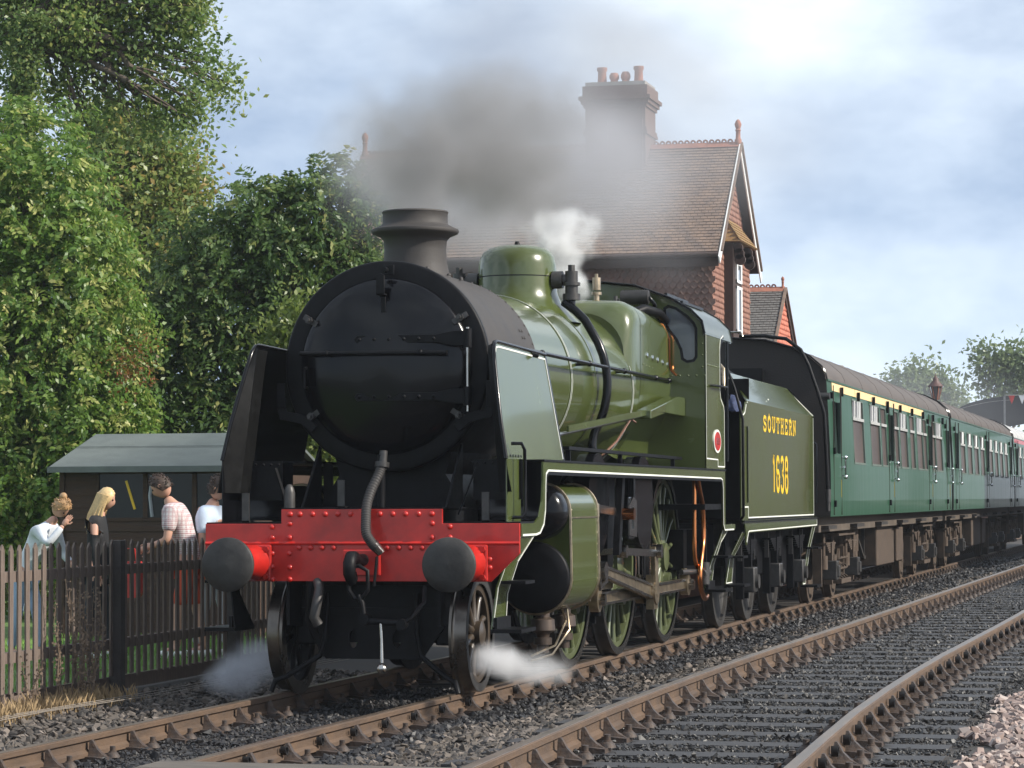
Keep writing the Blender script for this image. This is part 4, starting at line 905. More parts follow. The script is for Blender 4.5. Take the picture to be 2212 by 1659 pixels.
    tp('front_screen', MB().prism([(sg*1.28,1.3),(sg*1.28,2.5),(sg*1.0,2.95),(sg*.95,2.95),(sg*.95,1.3)], 'Y', 11.75, 11.77), satin)
tp('tank_front', MB().box(-1.28,1.28,12.3,12.32,1.3,2.95), satin)
tp('tank_back', MB().prism([(-1.29,1.29),(1.29,1.29),(1.29,2.655),(.98,3.02),(-.98,3.02),(-1.29,2.655)], 'Y', 17.84, 17.86), black)
tp('tank_top', MB().box(-1.2,1.2,12.3,17.84,2.62,2.66), satin)
tp('tender_chassis', MB().box(-.95,.95,11.7,18.0,.75,1.25), satin)
tp('tender_buffer_beam', MB().box(-1.25,1.25,18.0,18.05,.85,1.27), satin)
# coal
mb = MB(); r_ = random.Random(3)
for k in range(420):
    yy = r_.uniform(12.4,16.6); xx = r_.uniform(-.85,.85); zz = 2.66+max(0,.55-abs(xx)*.42)*max(0,1-((yy-14.2)/2.6)**2)*r_.uniform(.6,1)
    s_ = r_.uniform(.05,.12); me_ = meshesA[k % 7]; c, s = math.cos(k), math.sin(k)
    mb._add([(xx+s_*(v.co.x*c-v.co.y*s), yy+s_*(v.co.x*s+v.co.y*c), zz+s_*v.co.z) for v in me_.vertices], [tuple(p.vertices) for p in me_.polygons])
tag(mb.build('coal_load', mat('coal', (.014,.013,.013), .35, var=.4), None), 'black coal heaped in the green tender', 'coal', kind='stuff')
tp('fire_iron', MB().tube([(1.03,12.0,2.75),(1.02,12.05,3.06),(.96,12.1,3.12),(.90,12.3,3.10),(.92,12.6,3.0)], .022, 8), oily)
tp('vent_pipe', MB().cyl((.66,13.2,2.66),(.66,13.2,3.28),.013,n=6), dsteel)
tp('water_filler', MB().lathe([(.35,0),(.35,.42),(.32,.52),(.20,.60),(.0001,.62)], (.1,16.9,2.66), (0,0,1), 24, False), satin)
# lettering: slab serif word and tall plain numerals
def lett(ch):
    s = []
    def bar(a, b): s.append(([a, b], False))
    if ch == 'S': s.append((arc(.5,.73,.34,.22,30,250,10)+arc(.5,.27,.36,.23,80,-150,12), False)); bar((.84,.98),(.84,.68)); bar((.13,.04),(.13,.34))
    if ch == 'O': s.append((arc(.5,.5,.40,.46,90,450,20), True))
    if ch == 'U': s.append(([(.2,.96),(.2,.35)]+arc(.5,.35,.30,.31,180,360,10)+[(.8,.96)], False)); bar((.02,.95),(.38,.95)); bar((.64,.95),(.98,.95))
    if ch == 'T': bar((.5,.95),(.5,.05)); bar((.04,.94),(.96,.94)); bar((.06,.96),(.06,.66)); bar((.94,.96),(.94,.66)); bar((.3,.05),(.7,.05))
    if ch == 'H': bar((.2,.95),(.2,.05)); bar((.8,.95),(.8,.05)); bar((.2,.5),(.8,.5)); [bar((a,b),(a+.36,b)) for a in (.02,.62) for b in (.05,.95)]
    if ch == 'E': bar((.22,.95),(.22,.05)); bar((.03,.95),(.90,.95)); bar((.03,.05),(.92,.05)); bar((.22,.5),(.66,.5)); bar((.90,.97),(.90,.70)); bar((.92,.03),(.92,.32)); bar((.66,.62),(.66,.38))
    if ch == 'R': bar((.22,.95),(.22,.05)); bar((.03,.05),(.42,.05)); s.append(([(.03,.95),(.60,.95)]+arc(.60,.73,.26,.22,90,-90,8)+[(.22,.51)], False)); s.append(([(.56,.51),(.84,.06),(1.0,.06)], False))
    if ch == 'N': bar((.2,.95),(.2,.05)); bar((.84,.95),(.84,.02)); s.append(([(.2,.94),(.84,.06)], False)); bar((.0,.95),(.24,.95)); bar((.02,.05),(.38,.05)); bar((.64,.95),(1.0,.95))
    return s
x0 = 13.27
for i, ch in enumerate('SOUTHERN'):
    tp('letter', strokes(MB(), lett(ch), .038, 'X', 1.3006, .002, x0+.366*i, 2.355, .27, .185), yellow, None)
for i, ch in enumerate('1638'):
    tp('numeral', strokes(MB(), DIG[ch], .062, 'X', 1.3006, .002, [13.98,14.32,14.70,15.07][i], 1.615, .31, .45), yellow, None)

# ================================================================== CARRIAGES
def bx(z_): return float(np.interp(z_, [1.28,1.5,1.9,2.3,2.7,3.19], [1.432,1.440,1.440,1.430,1.412,1.386]))
RA = [(1.386,3.19),(1.375,3.26),(1.326,3.36),(1.148,3.515),(.90,3.64),(.53,3.745),(0,3.785),(-.53,3.745),(-.90,3.64),(-1.148,3.515),(-1.326,3.36),(-1.375,3.26),(-1.386,3.19)]
def carriage(label, Y0, Ln, wins, doors, creamband, roofm, detail=True, nveh=0):
    t = thing('railway_carriage', label, 'carriage', (0, Y0+Ln/2, 0), 'green carriages behind the engine')
    c = lambda n, mb, m, p=None, b=0: mb.build(n, m, p or t, b)
    Y1 = Y0+Ln
    zc = [1.28,1.5,1.9,2.03,2.3,2.72,3.03,3.19]
    for sg in (1, -1):
        cuts = {Y0, Y1}; hs = []
        if sg > 0:
            for (a, b, z0, z1, kind) in wins+[(d0, d1, z0, z1, 'D') for d0, d1, z0, z1 in doors]: cuts |= {a, b}; hs.append((a, b, z0, z1))
        cuts = sorted(cuts); zs = sorted(set(zc+[h[2] for h in hs]+[h[3] for h in hs]))
        mb = MB()
        for i in range(len(cuts)-1):
            ya, yb = cuts[i], cuts[i+1]; ym = (ya+yb)/2
            for k in range(len(zs)-1):
                zm = (zs[k]+zs[k+1])/2
                if any(h[0] < ym < h[1] and h[2] < zm < h[3] for h in hs): continue
                mb._add([(sg*bx(zs[k]),ya,zs[k]),(sg*bx(zs[k]),yb,zs[k]),(sg*bx(zs[k+1]),yb,zs[k+1]),(sg*bx(zs[k+1]),ya,zs[k+1])], [(0,1,2,3)], True)
        sd = c('body_side', mb, cgreen)
        if sg < 0: continue
        for (a, b, z0, z1, kind) in wins:
            fr = MB(); x0, x1 = bx(z0), bx(z1); w_ = .03
            loop = [(a,z0),(b,z0),(b,z1),(a,z1)]
            o_ = [(bx(z_)+.006,y_,z_) for y_,z_ in loop]; i_ = [(bx(z_)+.006,y_+(w_ if y_ == a else -w_),z_+(w_ if z_ == z0 else -w_)) for y_,z_ in loop]; d_ = [(p[0]-.045,p[1],p[2]) for p in i_]
            fr._add(o_+i_+d_, [(k,(k+1)%4,4+(k+1)%4,4+k) for k in range(4)]+[(4+k,4+(k+1)%4,8+(k+1)%4,8+k) for k in range(4)])
            f_ = c('window', fr, mat('window_rubber', (.10,.13,.11), .6))
            c('pane', MB()._add([(bx(z0)-.02,a,z0),(bx(z0)-.02,b,z0),(bx(z1)-.02,b,z1),(bx(z1)-.02,a,z1)], [(0,1,2,3)]), cglass, f_)
            zt = z1-.30
            c('transom', MB().box(bx(zt)-.015,bx(zt)+.012,a+.01,b-.01,zt-.022,zt+.022), mat('window_alloy', (.50,.50,.48), .4, metal=.3), f_)
            if kind == 'V':
                m_ = a+(b-a)*.5
                for q, ww in ((a+(b-a)*.14,.07),(m_-.13,.06),(m_+.05,.07),(m_+.22,.04)):
                    if detail: c('vent_bar', MB().box(bx(zt)-.02,bx(zt)+.010,q,q+ww,zt+.02,z1-.03), wwhite, f_)
                if not detail: c('vent_bar', MB().box(bx(zt)-.02,bx(zt)+.010,m_-.20,m_+.15,zt+.02,z1-.03), wwhite, f_)
        for (d0, d1, z0, z1) in doors:
            dd = c('door', MB().box(bx(2.2)+.000,bx(2.2)+.012,d0-.16,d0-.145,1.30,3.12).box(bx(2.2)-.01,bx(2.2)+.010,d1+.12,d1+.133,1.30,3.12), timber)
            c('droplight', MB()._add([(bx(z0)-.03,d0,z0),(bx(z0)-.03,d1,z0),(bx(z1)-.03,d1,z1),(bx(z1)-.03,d0,z1)], [(0,1,2,3)]).box(bx(z0)-.03,bx(z0)+.01,d0,d0+.02,z0,z1).box(bx(z0)-.03,bx(z0)+.01,d1-.02,d1,z0,z1), mat('droplight_dark', (.015,.03,.022), .3), dd)
            yh = d1+.20
            c('door_handle', MB().tube([(bx(2.1),yh,2.12),(bx(2.1)+.05,yh,2.12),(bx(2.1)+.05,yh,1.86),(bx(2.1),yh,1.86)], .012, 6).box(bx(2.1),bx(2.1)+.04,yh-.05,yh+.05,1.97,2.0).ball((bx(2.1)+.05,yh,2.12),.032,8).ball((bx(2.1)+.05,yh,1.84),.032,8), chrome, dd)
            for z_ in (1.46,2.20,2.98): c('hinge', MB().box(bx(z_),bx(z_)+.035,d0-.19,d0-.11,z_-.045,z_+.045), satin, dd)
            if detail: c('tread_plate_line', MB().box(bx(1.6),bx(1.6)+.003,d1+.06,d1+.068,1.55,1.80), yellow, dd)
        c('gutter', MB().box(1.385,1.402,Y0+.05,Y1-.05,3.175,3.20), cgreen)
    rm = MB(); n_ = 12; rm.loft([[(x_,y_,z_) for x_,z_ in RA] for y_ in np.linspace(Y0-.05,Y1+.05,3)], closed=False); rf_ = c('roof', rm, roofm)
    for k in range(1, 9): c('roof_joint', MB().tube([(x_*1.001,Y0+Ln*k/9,z_+.002) for x_,z_ in RA], .003, 5), roofm, rf_)
    for k in range(7): c('roof_vent', MB().lathe([(.11,0),(.11,.05),(.07,.09),(.0001,.10)], ((.35 if k % 2 else -.35),Y0+1.8+k*(Ln-3.6)/6,3.75), (0,0,1), 12, False), mat('vent_paint', (.22,.21,.19), .7), rf_)
    # ends
    for ye, s2 in ((Y0,-1),(Y1,1)):
        poly = [(bx(z_),z_) for z_ in (1.28,1.9,2.7,3.19)]+RA[1:-1]+[(-bx(z_),z_) for z_ in (3.19,2.7,1.9,1.28)]
        e_ = c('end_wall', MB().prism(poly, 'Y', *sorted((ye, ye-s2*.03))), under)
        c('gangway', MB().box(-.52,.52,*sorted((ye,ye+s2*.22)),1.25,3.35), satin)
        c('end_buffer', MB().cyl((.88,ye,1.05),(.88,ye+s2*.38,1.05),.08,n=12).cyl((.88,ye+s2*.36,1.05),(.88,ye+s2*.40,1.05),.19,n=20), dsteel)
        c('rain_strip', MB().tube([(x_*1.004,ye,z_+.006) for x_,z_ in RA], .018, 6), black)
    if creamband:
        mb = MB()
        for k in range(5):
            a, b = Y0+.55+k*2.72, Y0+.55+k*2.72+2.705
            mb._add([(bx(3.05)+.004,a,3.055),(bx(3.05)+.004,b,3.055),(bx(3.17)+.004,b,3.17),(bx(3.17)+.004,a,3.17)], [(0,1,2,3)])
        c('cream_band', mb, cream)
    if detail:
        for k in range(9):
            y_ = Y0+1.4+k*2.05; c('lamp_clip', MB().box(1.405,1.45,y_,y_+.05,3.0,3.13), satin)
    # underframe
    c('solebar', MB().box(1.18,1.25,Y0+.1,Y1-.1,1.06,1.27), mat('solebar_dirt', (.085,.066,.050), .8, var=.3, nscale=4, bump=.3))
    c('floor_pan', MB().box(-1.35,1.18,Y0+.1,Y1-.1,1.10,1.27), under)
    for k in range(6): c('step_board', MB().box(1.25,1.36,Y0+.35+k*3.4,Y0+1.3+k*3.4,1.10,1.15), under)
    cyv = Y0+6.0
    c('vacuum_cylinder', MB().lathe([(.0001,0),(.30,.04),(.36,.12),(.36,.50),(.33,.56)], (.75,cyv,.58), (0,0,1), 24, False), bogie)
    c('battery_box', MB().box(.55,1.16,Y0+8.2,Y0+10.9,.40,1.08), bogie, b=.02)
    c('battery_box', MB().box(.9,1.19,Y0+11.1,Y0+12.2,.42,1.02), bogie, b=.02)
    c('dynamo', MB().cyl((.5,Y0+12.9,.62),(1.1,Y0+12.9,.62),.24,n=20), bogie)
    c('truss_rod', MB().bar((.95,Y0+6.6,1.1),(.95,Y0+8.0,.55),.05,.05).bar((.95,Y0+8.0,.55),(.95,Y0+12.6,.55),.05,.05).bar((.95,Y0+12.6,.55),(.95,Y0+14.0,1.1),.05,.05).bar((.95,Y0+8.0,.55),(.95,Y0+8.0,1.1),.05,.05).bar((.95,Y0+12.6,.55),(.95,Y0+12.6,1.1),.05,.05), under)
    for yc in (Y0+3.65, Y1-3.0):
        bg_ = c('bogie', MB().prism([(yc-1.95,.60),(yc-1.9,.78),(yc-.7,.80),(yc-.5,.62),(yc+.5,.62),(yc+.7,.80),(yc+1.9,.78),(yc+1.95,.60),(yc+.6,.50),(yc-.6,.50)], 'X', .98, 1.02).box(-.9,.95,yc-.3,yc+.3,.5,.85), bogie)
        for dy in (-1.32, 1.32):
            yy = yc+dy
            t_ = MB(); r = .457
            t_.lathe([(r-.08,.02),(r-.075,0),(r+.026,0),(r+.026,.022),(r+.004,.034),(r-.003,.135),(r-.075,.135),(r-.09,.10),(.13,.07),(.12,.15),(.0001,.15)], (.69,yy,r), (1,0,0), 36, False); c('carriage_wheel', t_, bogie, bg_)
            c('axlebox', MB().box(1.0,1.24,yy-.14,yy+.14,.34,.62).box(1.03,1.27,yy-.09,yy+.09,.38,.55), dsteel, bg_, .015)
            mb = MB()
            for k in range(5): L_ = .55-.08*k; mb.box(1.04,1.14,yy-L_,yy+L_,.86-.03*k,.885-.03*k)
            mb.box(1.02,1.16,yy-.06,yy+.06,.6,.88); c('leaf_spring', mb, bogie, bg_)
            for s2 in (-1,1):
                c('spring_hanger', MB().cyl((1.09,yy+s2*.52,.70),(1.09,yy+s2*.52,1.02),.03,n=8).cyl((1.09,yy+s2*.52,.50),(1.09,yy+s2*.52,.70),.065,n=10), bogie, bg_)
                c('brake_rigging', MB().box(.95,1.08,yy+s2*.62-.04,yy+s2*.62+.04,.25,.8).box(.72,.84,yy+s2*.50-.05,yy+s2*.50+.05,.34,.62), bogie, bg_)
        for dy in (-.32,0,.32): c('coil_spring', MB().tube([(1.10+.07*math.cos(a),yc+dy+.07*math.sin(a),.34+.05*a/2) for a in np.linspace(0,12.5,40)], .016, 6), bogie, bg_)
        c('bolster_plank', MB().box(1.0,1.2,yc-.6,yc+.6,.26,.33), bogie, bg_)
        c('footboard', MB().box(1.02,1.22,yc-1.0,yc+1.0,.98,1.01), bogie, bg_)
    return t
zz0, zz1 = 2.04, 3.02
w1 = [(21.42,22.85,zz0,zz1,'V'),(23.75,25.1,zz0,zz1,'V'),(25.28,26.10,zz0,zz1,'P'),(27.30,28.05,zz0,zz1,'P'),(28.25,29.5,zz0,zz1,'V'),(29.98,30.8,zz0,zz1,'P'),(31.2,32.35,zz0,zz1,'V'),(32.45,33.15,zz0,zz1,'P'),(34.2,34.95,zz0,zz1,'P'),(35.05,36.4,zz0,zz1,'V')]
d1_ = [(19.12,19.72,2.17,2.90),(26.42,26.95,2.15,2.92),(33.50,33.95,2.15,2.90),(37.35,37.8,2.15,2.90)]
c1 = carriage('green railway carriage coupled behind the tender, cream line under the roof edge', 18.6, 19.7, w1, d1_, True, croof)
# end fittings of the first carriage facing the camera
e_ = thing('x', 'x', 'x') if 0 else None
MB().tube([(.20,18.42,3.80),(.55,18.40,3.80),(.86,18.40,3.755),(1.06,18.40,3.60),(1.17,18.40,3.38),(1.30,18.38,3.0),(1.385,18.37,2.70),(1.43,18.36,1.62),(1.44,18.36,1.50)], .026, 8).build('end_pipe', satin, c1)
MB().cyl((1.43,18.36,1.48),(1.43,18.36,1.66),.04,n=8).cyl((1.43,18.36,1.36),(1.43,18.36,1.5),.03,n=8).build('end_pipe_socket', dsteel, c1)
MB().cyl((1.30,18.42,2.95),(1.46,18.42,2.95),.05,n=10).build('end_bracket', dsteel, c1)
MB().tube([(-.1,18.4,3.79),(-.1,18.4,3.86),(.22,18.4,3.86),(.25,18.4,3.80)], .016, 6).build('end_grab', steel, c1)
MB().box(-1.3,-.6,18.3,18.6,1.3,3.2).build('end_step_plate', under, c1)
Y2 = 38.75
w2 = [(Y2+2.1+k*1.9, Y2+3.35+k*1.9, zz0, 2.98, 'V') for k in range(4)]+[(Y2+10.6+k*1.85, Y2+11.8+k*1.85, zz0, 2.98, 'V') for k in range(4)]
d2_ = [(Y2+.75,Y2+1.3,2.15,2.9),(Y2+9.65,Y2+10.2,2.15,2.9),(Y2+18.3,Y2+18.85,2.15,2.9)]
carriage('second green railway carriage, partly in the shadow of the station buildings', Y2, 19.7, w2, d2_, False, croof, False)
Y3 = 58.9
w3 = [(Y3+2.1+k*1.9, Y3+3.35+k*1.9, zz0, 2.98, 'V') for k in range(4)]+[(Y3+10.6+k*1.85, Y3+11.8+k*1.85, zz0, 2.98, 'V') for k in range(4)]
c3 = carriage('rearmost green carriage in view with a pale grey roof and red stripe', Y3, 19.7, w3, [(Y3+.75,Y3+1.3,2.15,2.9),(Y3+9.65,Y3+10.2,2.15,2.9)], False, mat('pale_roof', (.42,.42,.42), .7), False)
MB()._add([(1.396,Y3+.4,3.06),(1.396,Y3+19,3.06),(1.392,Y3+19,3.17),(1.392,Y3+.4,3.17)], [(0,1,2,3)]).build('red_stripe', red, c3)
# ================================================================== STATION HOUSE
def tiles(mb, o, u, v, nu, nv, wu, gv, inside=None, th=.016, scal=False, r=None):
    # o origin at the bottom, u along the course, v up the surface
    r = r or random.Random(5); o = Vector(o); u = Vector(u).normalized(); v = Vector(v).normalized(); n = u.cross(v).normalized()
    if n.z < -.05: n = -n
    for j in range(nv):
        for i in range(nu):
            a = (i+(.5 if j % 2 else 0))*wu; b = j*gv
            if inside and not inside(a+wu/2, b+gv/2): continue
            lift = r.uniform(0, .007); g = .006
            p = [o+u*(a+g)+v*b, o+u*(a+wu-g)+v*b, o+u*(a+wu-g)+v*(b+gv*1.15), o+u*(a+g)+v*(b+gv*1.15)]
            if scal: p = [o+u*(a+g)+v*(b+gv*.4), o+u*(a+wu/2)+v*(b-gv*.12), o+u*(a+wu-g)+v*(b+gv*.4), o+u*(a+wu-g)+v*(b+gv*1.15), o+u*(a+g)+v*(b+gv*1.15)]
            m = len(p); top = [q+n*(th+lift) if k < m-2 else q+n*(.002) for k, q in enumerate(p)]
            mb._add(p+top, [tuple(range(m, 2*m))]+[(k, (k+1) % m, m+(k+1) % m, m+k) for k in range(m-2+1)])
def house(name, label, XG, XL, y0, y1, ze, zr, zfloor, hang, chim=False, rc=.25):
    yc = (y0+y1)/2; t = thing(name, label, 'house', ((XG+XL)/2, yc, zfloor))
    c = lambda n, mb, m, p=None, b=0: mb.build(n, m, p or t, b)
    zw = ze+.12
    c('wall', MB().prism([(y0+.25,zfloor),(y1-.25,zfloor),(y1-.25,zw),(yc,zr-.12),(y0+.25,zw)], 'X', XL+.3, XG-rc), brick)
    sl = Vector((0, yc-y0, zr-ze)); Ls_ = sl.length; nv = int(Ls_/.112)
    rp = MB(); rp.prism([(y0,ze),(yc,zr),(y1,ze),(y1,ze+.05),(yc,zr+.06),(y0,ze+.05)], 'X', XL, XG); rf_ = c('roof', rp, timber)
    mb = MB(); tiles(mb, (XL, y0, ze+.05), (1,0,0), sl, int((XG-XL)/.165), nv, .165, .112)
    c('roof_tiles', mb, rtile if chim else slate, rf_)['kind'] = 'stuff'
    mb = MB(); tiles(mb, (XL, y1, ze+.05), (1,0,0), Vector((0, yc-y1, zr-ze)), int((XG-XL)/.33), nv//2, .33, .224)
    c('roof_tiles', mb, rtile if chim else slate, rf_)['kind'] = 'stuff'
    # hung tiles: facade towards the camera and the gable
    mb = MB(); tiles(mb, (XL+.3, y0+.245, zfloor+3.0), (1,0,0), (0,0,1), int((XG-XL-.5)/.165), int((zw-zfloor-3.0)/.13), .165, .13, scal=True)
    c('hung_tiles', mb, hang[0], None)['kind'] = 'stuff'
    def ins(a, b):
        y_ = y0+.25+a; z_ = zfloor+3.0+b
        lim = zw+(zr-.12-zw)*(1-abs(y_-yc)/((y1-y0)/2-.25))
        return z_ < lim-.08 and abs(y_-yc) < (y1-y0)/2-.28
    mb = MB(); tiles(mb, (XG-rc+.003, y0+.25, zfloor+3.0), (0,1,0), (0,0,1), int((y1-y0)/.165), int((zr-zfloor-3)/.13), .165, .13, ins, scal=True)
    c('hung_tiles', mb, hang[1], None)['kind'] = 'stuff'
    # verges / bargeboards, gutter, ridge
    for ya, yb in ((y0,yc),(y1,yc)):
        d_ = Vector((0, yb-ya, zr-ze)).normalized()
        c('bargeboard', MB().bar((XG-.01,ya-.18*d_.y,ze-.03-.18*d_.z),(XG-.01,yb,zr-.03),.03,.20,(0,-d_.z,d_.y)), wwhite if chim else timber)
        c('verge_cap', MB().bar((XG+.02,ya,ze+.07),(XG+.02,yb,zr+.07),.07,.05,(0,-d_.z,d_.y)), rtile)
    c('gutter', MB().tube([(XL,y0-.05,ze-.02),(XG-.02,y0-.05,ze-.02)], .06, 8), timber)
    c('fascia', MB().box(XL,XG-.05,y0+.02,y0+.05,ze-.28,ze+.02), timber)
    rg = c('ridge', MB().prism([(yc-.12,zr-.02),(yc,zr+.11),(yc+.12,zr-.02)], 'X', XL, XG), terra)
    sc_ = MB()
    x_ = XL+.1
    while x_ < XG-.25:
        if not (chim and -7.9 < x_+.1 < -6.2):
            sc_.lathe([(.028,-.012),(.070,-.012),(.070,.012),(.028,.012)], (x_+.1,yc,zr+.115), (0,1,0), 12, False)
        x_ += .15
    c('ridge_crest', sc_, terra, rg)['kind'] = 'stuff'
    for x_ in ((XL+.1,XG-.06) if chim else (XG-.06,)):
        k_ = 1 if chim else .55
        c('finial', MB().lathe([(a*k_,b*k_) for a,b in [(.085,0),(.085,.10),(.06,.13),(.055,.30),(.075,.33),(.05,.36),(.075,.42),(.085,.48),(.05,.56),(.0001,.60)]], (x_,yc,zr+.05), (0,0,1), 14, False), terra)
    return t, c
h, hc = house('station_house', 'tile hung red brick station house with tall chimney behind the engine smoke', -4.15, -13.6, 43.15, 49.25, 7.12, 9.95, .75, (htile_shade, htile_sun), True)
# oriel window on the gable
or_ = hc('oriel_bay', MB().box(-4.42,-4.17,45.05,46.35,3.9,7.55), timber)
for (z0, z1) in ((5.45,6.55),(6.63,7.12)):
    for (ya, yb) in ((45.42,46.18),):
        wf = hc('window', MB().box(-4.18,-4.14,ya,yb,z0,z0+.07).box(-4.18,-4.14,ya,yb,z1-.07,z1).box(-4.18,-4.13,ya,ya+.16,z0,z1).box(-4.18,-4.13,yb-.16,yb,z0,z1), wwhite, or_)
        hc('pane', MB().box(-4.165,-4.150,ya+.05,yb-.05,z0+.04,z1-.04), glass, wf)
mb = MB()
for s in (-1,1):
    for k in range(3): mb.lathe([(.13,-.06),(.13,.06)], (-4.08+.03*k,45.9+s*.72,7.42-.14*k), (0,1,0), 12, True)
hc('bracket', mb, timber, or_)
mb = MB(); mb.prism([(44.75,7.55),(47.45,7.55),(46.9,8.15),(45.3,8.15)], 'X', -4.4, -4.38)
mb._add([(-3.95,44.75,7.55),(-3.95,47.45,7.55),(-4.38,46.9,8.15),(-4.38,45.3,8.15),(-4.4,44.75,7.55),(-4.4,47.45,7.55)], [(0,1,2,3),(0,3,4),(1,5,2),(0,1,5,4)])
pr = hc('oriel_roof', mb, mat('lichen_tile', (.30,.20,.06), .9, var=.4, nscale=6, c2=(.20,.10,.05), bump=.5), or_)
mb = MB(); tiles(mb, (-3.95,44.75,7.56), (0,1,0), (-.43,0,.6), 16, 6, .165, .115, lambda a, b: abs(a-1.35) < 1.35-b*.75); hc('roof_tiles', mb, MATS['lichen_tile'], pr)['kind'] = 'stuff'
# chimney
mb = MB(); mb.box(-7.80,-6.34,45.55,46.85,9.0,10.9).box(-7.72,-7.25,45.50,45.56,9.0,10.6).box(-6.85,-6.40,45.50,45.56,9.0,10.6)
for k, e in enumerate((.04,.09,.14)): mb.box(-7.80-e,-6.34+e,45.55-e,46.85+e,10.9+.09*k,10.99+.09*k)
mb.box(-7.86,-6.28,45.49,46.91,11.17,11.42)
for k, e in enumerate((.05,.03)): mb.box(-7.80-e,-6.34+e,45.55-e,46.85+e,10.25+.08*k,10.33+.08*k)
cs_ = hc('chimney_stack', mb, mat('chimney_brick', (.13,.078,.063), .9, var=.3, nscale=20, bump=.4)); hc('chimney_capping', MB().box(-7.80,-6.34,45.55,46.85,11.42,11.52), concrete, cs_)
for x_, hgt in ((-7.52,.46),(-7.22,.32),(-6.94,.34),(-6.62,.46)):
    hc('chimney_pot', MB().lathe([(.13,0),(.115,.05),(.10,hgt-.10),(.125,hgt-.07),(.125,hgt),(.09,hgt),(.085,hgt-.1)] if hgt > .4 else [(.13,0),(.13,.06),(.085,.13),(.12,.20),(.12,.26),(.08,hgt)], (x_,46.2,11.50), (0,0,1), 16, True), terra, cs_)
# second gable, lower and further along
h2, hc2 = house('station_wing', 'lower station gable with orange hung tiles just right of the main house', -4.15, -9.0, 50.6, 56.4, 4.75, 7.0, .75, (htile_shade, mat('hung_tile_salmon', (.52,.17,.11), .85, var=.15, nscale=5, bump=.2)), rc=.05)
# platforms
for nm, lb, xa, xb, ya, yb in (('platform','paved station platform behind the train',-9.5,-1.75,20,130),('platform','paved station platform on the right beyond the photo edge',6.3,14,26,130)):
    t = thing(nm, lb, 'platform', ((xa+xb)/2, (ya+yb)/2, 0)); MB().box(xa+.1,xb-.1,ya,yb,-.1,.80).build('platform_wall', brick, t); MB().box(xa,xb,ya-.05,yb,.80,.88).build('coping', concrete, t)
# building on the right-hand platform (outside the frame; casts the long shadow)
t = thing('platform_building', 'canopied station building on the right platform that shades the second carriage', 'building', (10, 60, .88))
MB().box(9.0,13,47.5,84,.88,6.4).build('wall', brick, t); MB().prism([(8.3,6.1),(13.5,6.1),(13.5,6.5),(11,7.5),(8.3,6.75)], 'Y', 47.0, 84.5).build('roof', rtile, t)
t = thing('platform_canopy', 'low platform canopy and fence on the right platform', 'canopy', (10, 30, .88))
MB().box(8.4,11,26.0,47,3.25,3.5).build('roof', timber, t); MB().box(10.8,11,26,47,.88,3.25).build('wall', timber, t)
for yy in (26.5,33,40,46.5): MB().box(8.6,8.75,yy,yy+.15,.88,3.25).build('post', timber, t)

# ================================================================== GARDEN SHED
t = thing('garden_shed', 'dark timber garden shed with a green felt roof behind the fence', 'shed', (-5.3, 12.0, -.1))
sx0, sx1, sy0, sy1 = -6.82, -4.45, 10.95, 13.5; ze, zr = 1.95, 2.33; ym = 12.25
for k in range(14):
    z0 = -.1+k*.142
    for (xa, xb) in ((sx0,-6.36),(-4.52,sx1)) if 1.32 < z0+.05 < 1.85 else ((sx0,sx1),):
        MB().prism([(sy0,z0),(sy0-.018,z0),(sy0-.006,z0+.145),(sy0,z0+.145)], 'X', xa, xb).build('board', shedwood, t)
MB().prism([(sy0+.01,-.1),(sy1,-.1),(sy1,ze),(ym,zr-.03),(sy0+.01,ze)], 'X', sx0, sx0+.03).build('wall', shedwood, t)
MB().prism([(sy0+.01,-.1),(sy1,-.1),(sy1,ze),(ym,zr-.03),(sy0+.01,ze)], 'X', sx1-.03, sx1).build('wall', shedwood, t)
MB().box(sx0,sx1,sy1-.03,sy1,-.1,ze).build('wall', shedwood, t)
MB().box(sx0-.01,sx0+.05,sy0-.035,sy0,-.1,ze).build('corner_post', shedwood, t)
for k in range(3):
    xa = -6.36+k*.615
    wf = MB().box(xa,xa+.03,sy0-.02,sy0+.01,1.33,1.88).box(xa+.585,xa+.615,sy0-.02,sy0+.01,1.33,1.88).box(xa,xa+.615,sy0-.02,sy0+.01,1.30,1.34).box(xa,xa+.615,sy0-.02,sy0+.01,1.86,1.89).build('window', shedwood, t)
    MB().box(xa+.03,xa+.585,sy0-.004,sy0,1.34,1.86).build('pane', mat('shed_glass', (.012,.014,.014), .15, spec=.3), wf)
MB().bar((-5.99,sy0-.008,1.78),(-5.88,sy0-.008,1.44),.03,.01,(0,1,0)).build('yellow_tool_handle', yellow, t)
MB().tube([(-5.66,sy0-.01,1.35),(-5.69,sy0-.01,1.6),(-5.66,sy0-.01,1.84)], .022, 6).build('pale_hose', mat('hose_grey', (.35,.37,.40), .5), t)
rf_ = MB().prism([(sy0-.22,ze-.06),(ym,zr),(sy1+.15,ze-.06),(sy1+.15,ze-.02),(ym,zr+.04),(sy0-.22,ze-.01)], 'X', sx0-.08, sx1+.08).build('roof', felt, t)
MB().box(sx0-.085,sx1+.085,sy0-.235,sy0-.22,ze-.07,ze+.0).build('fascia', felt, rf_)
for yy, zz in ((11.6,2.20),(11.35,2.105)): MB().bar((sx0-.08,yy,zz),(sx1+.08,yy,zz),.014,.006).build('felt_lap', felt, rf_)

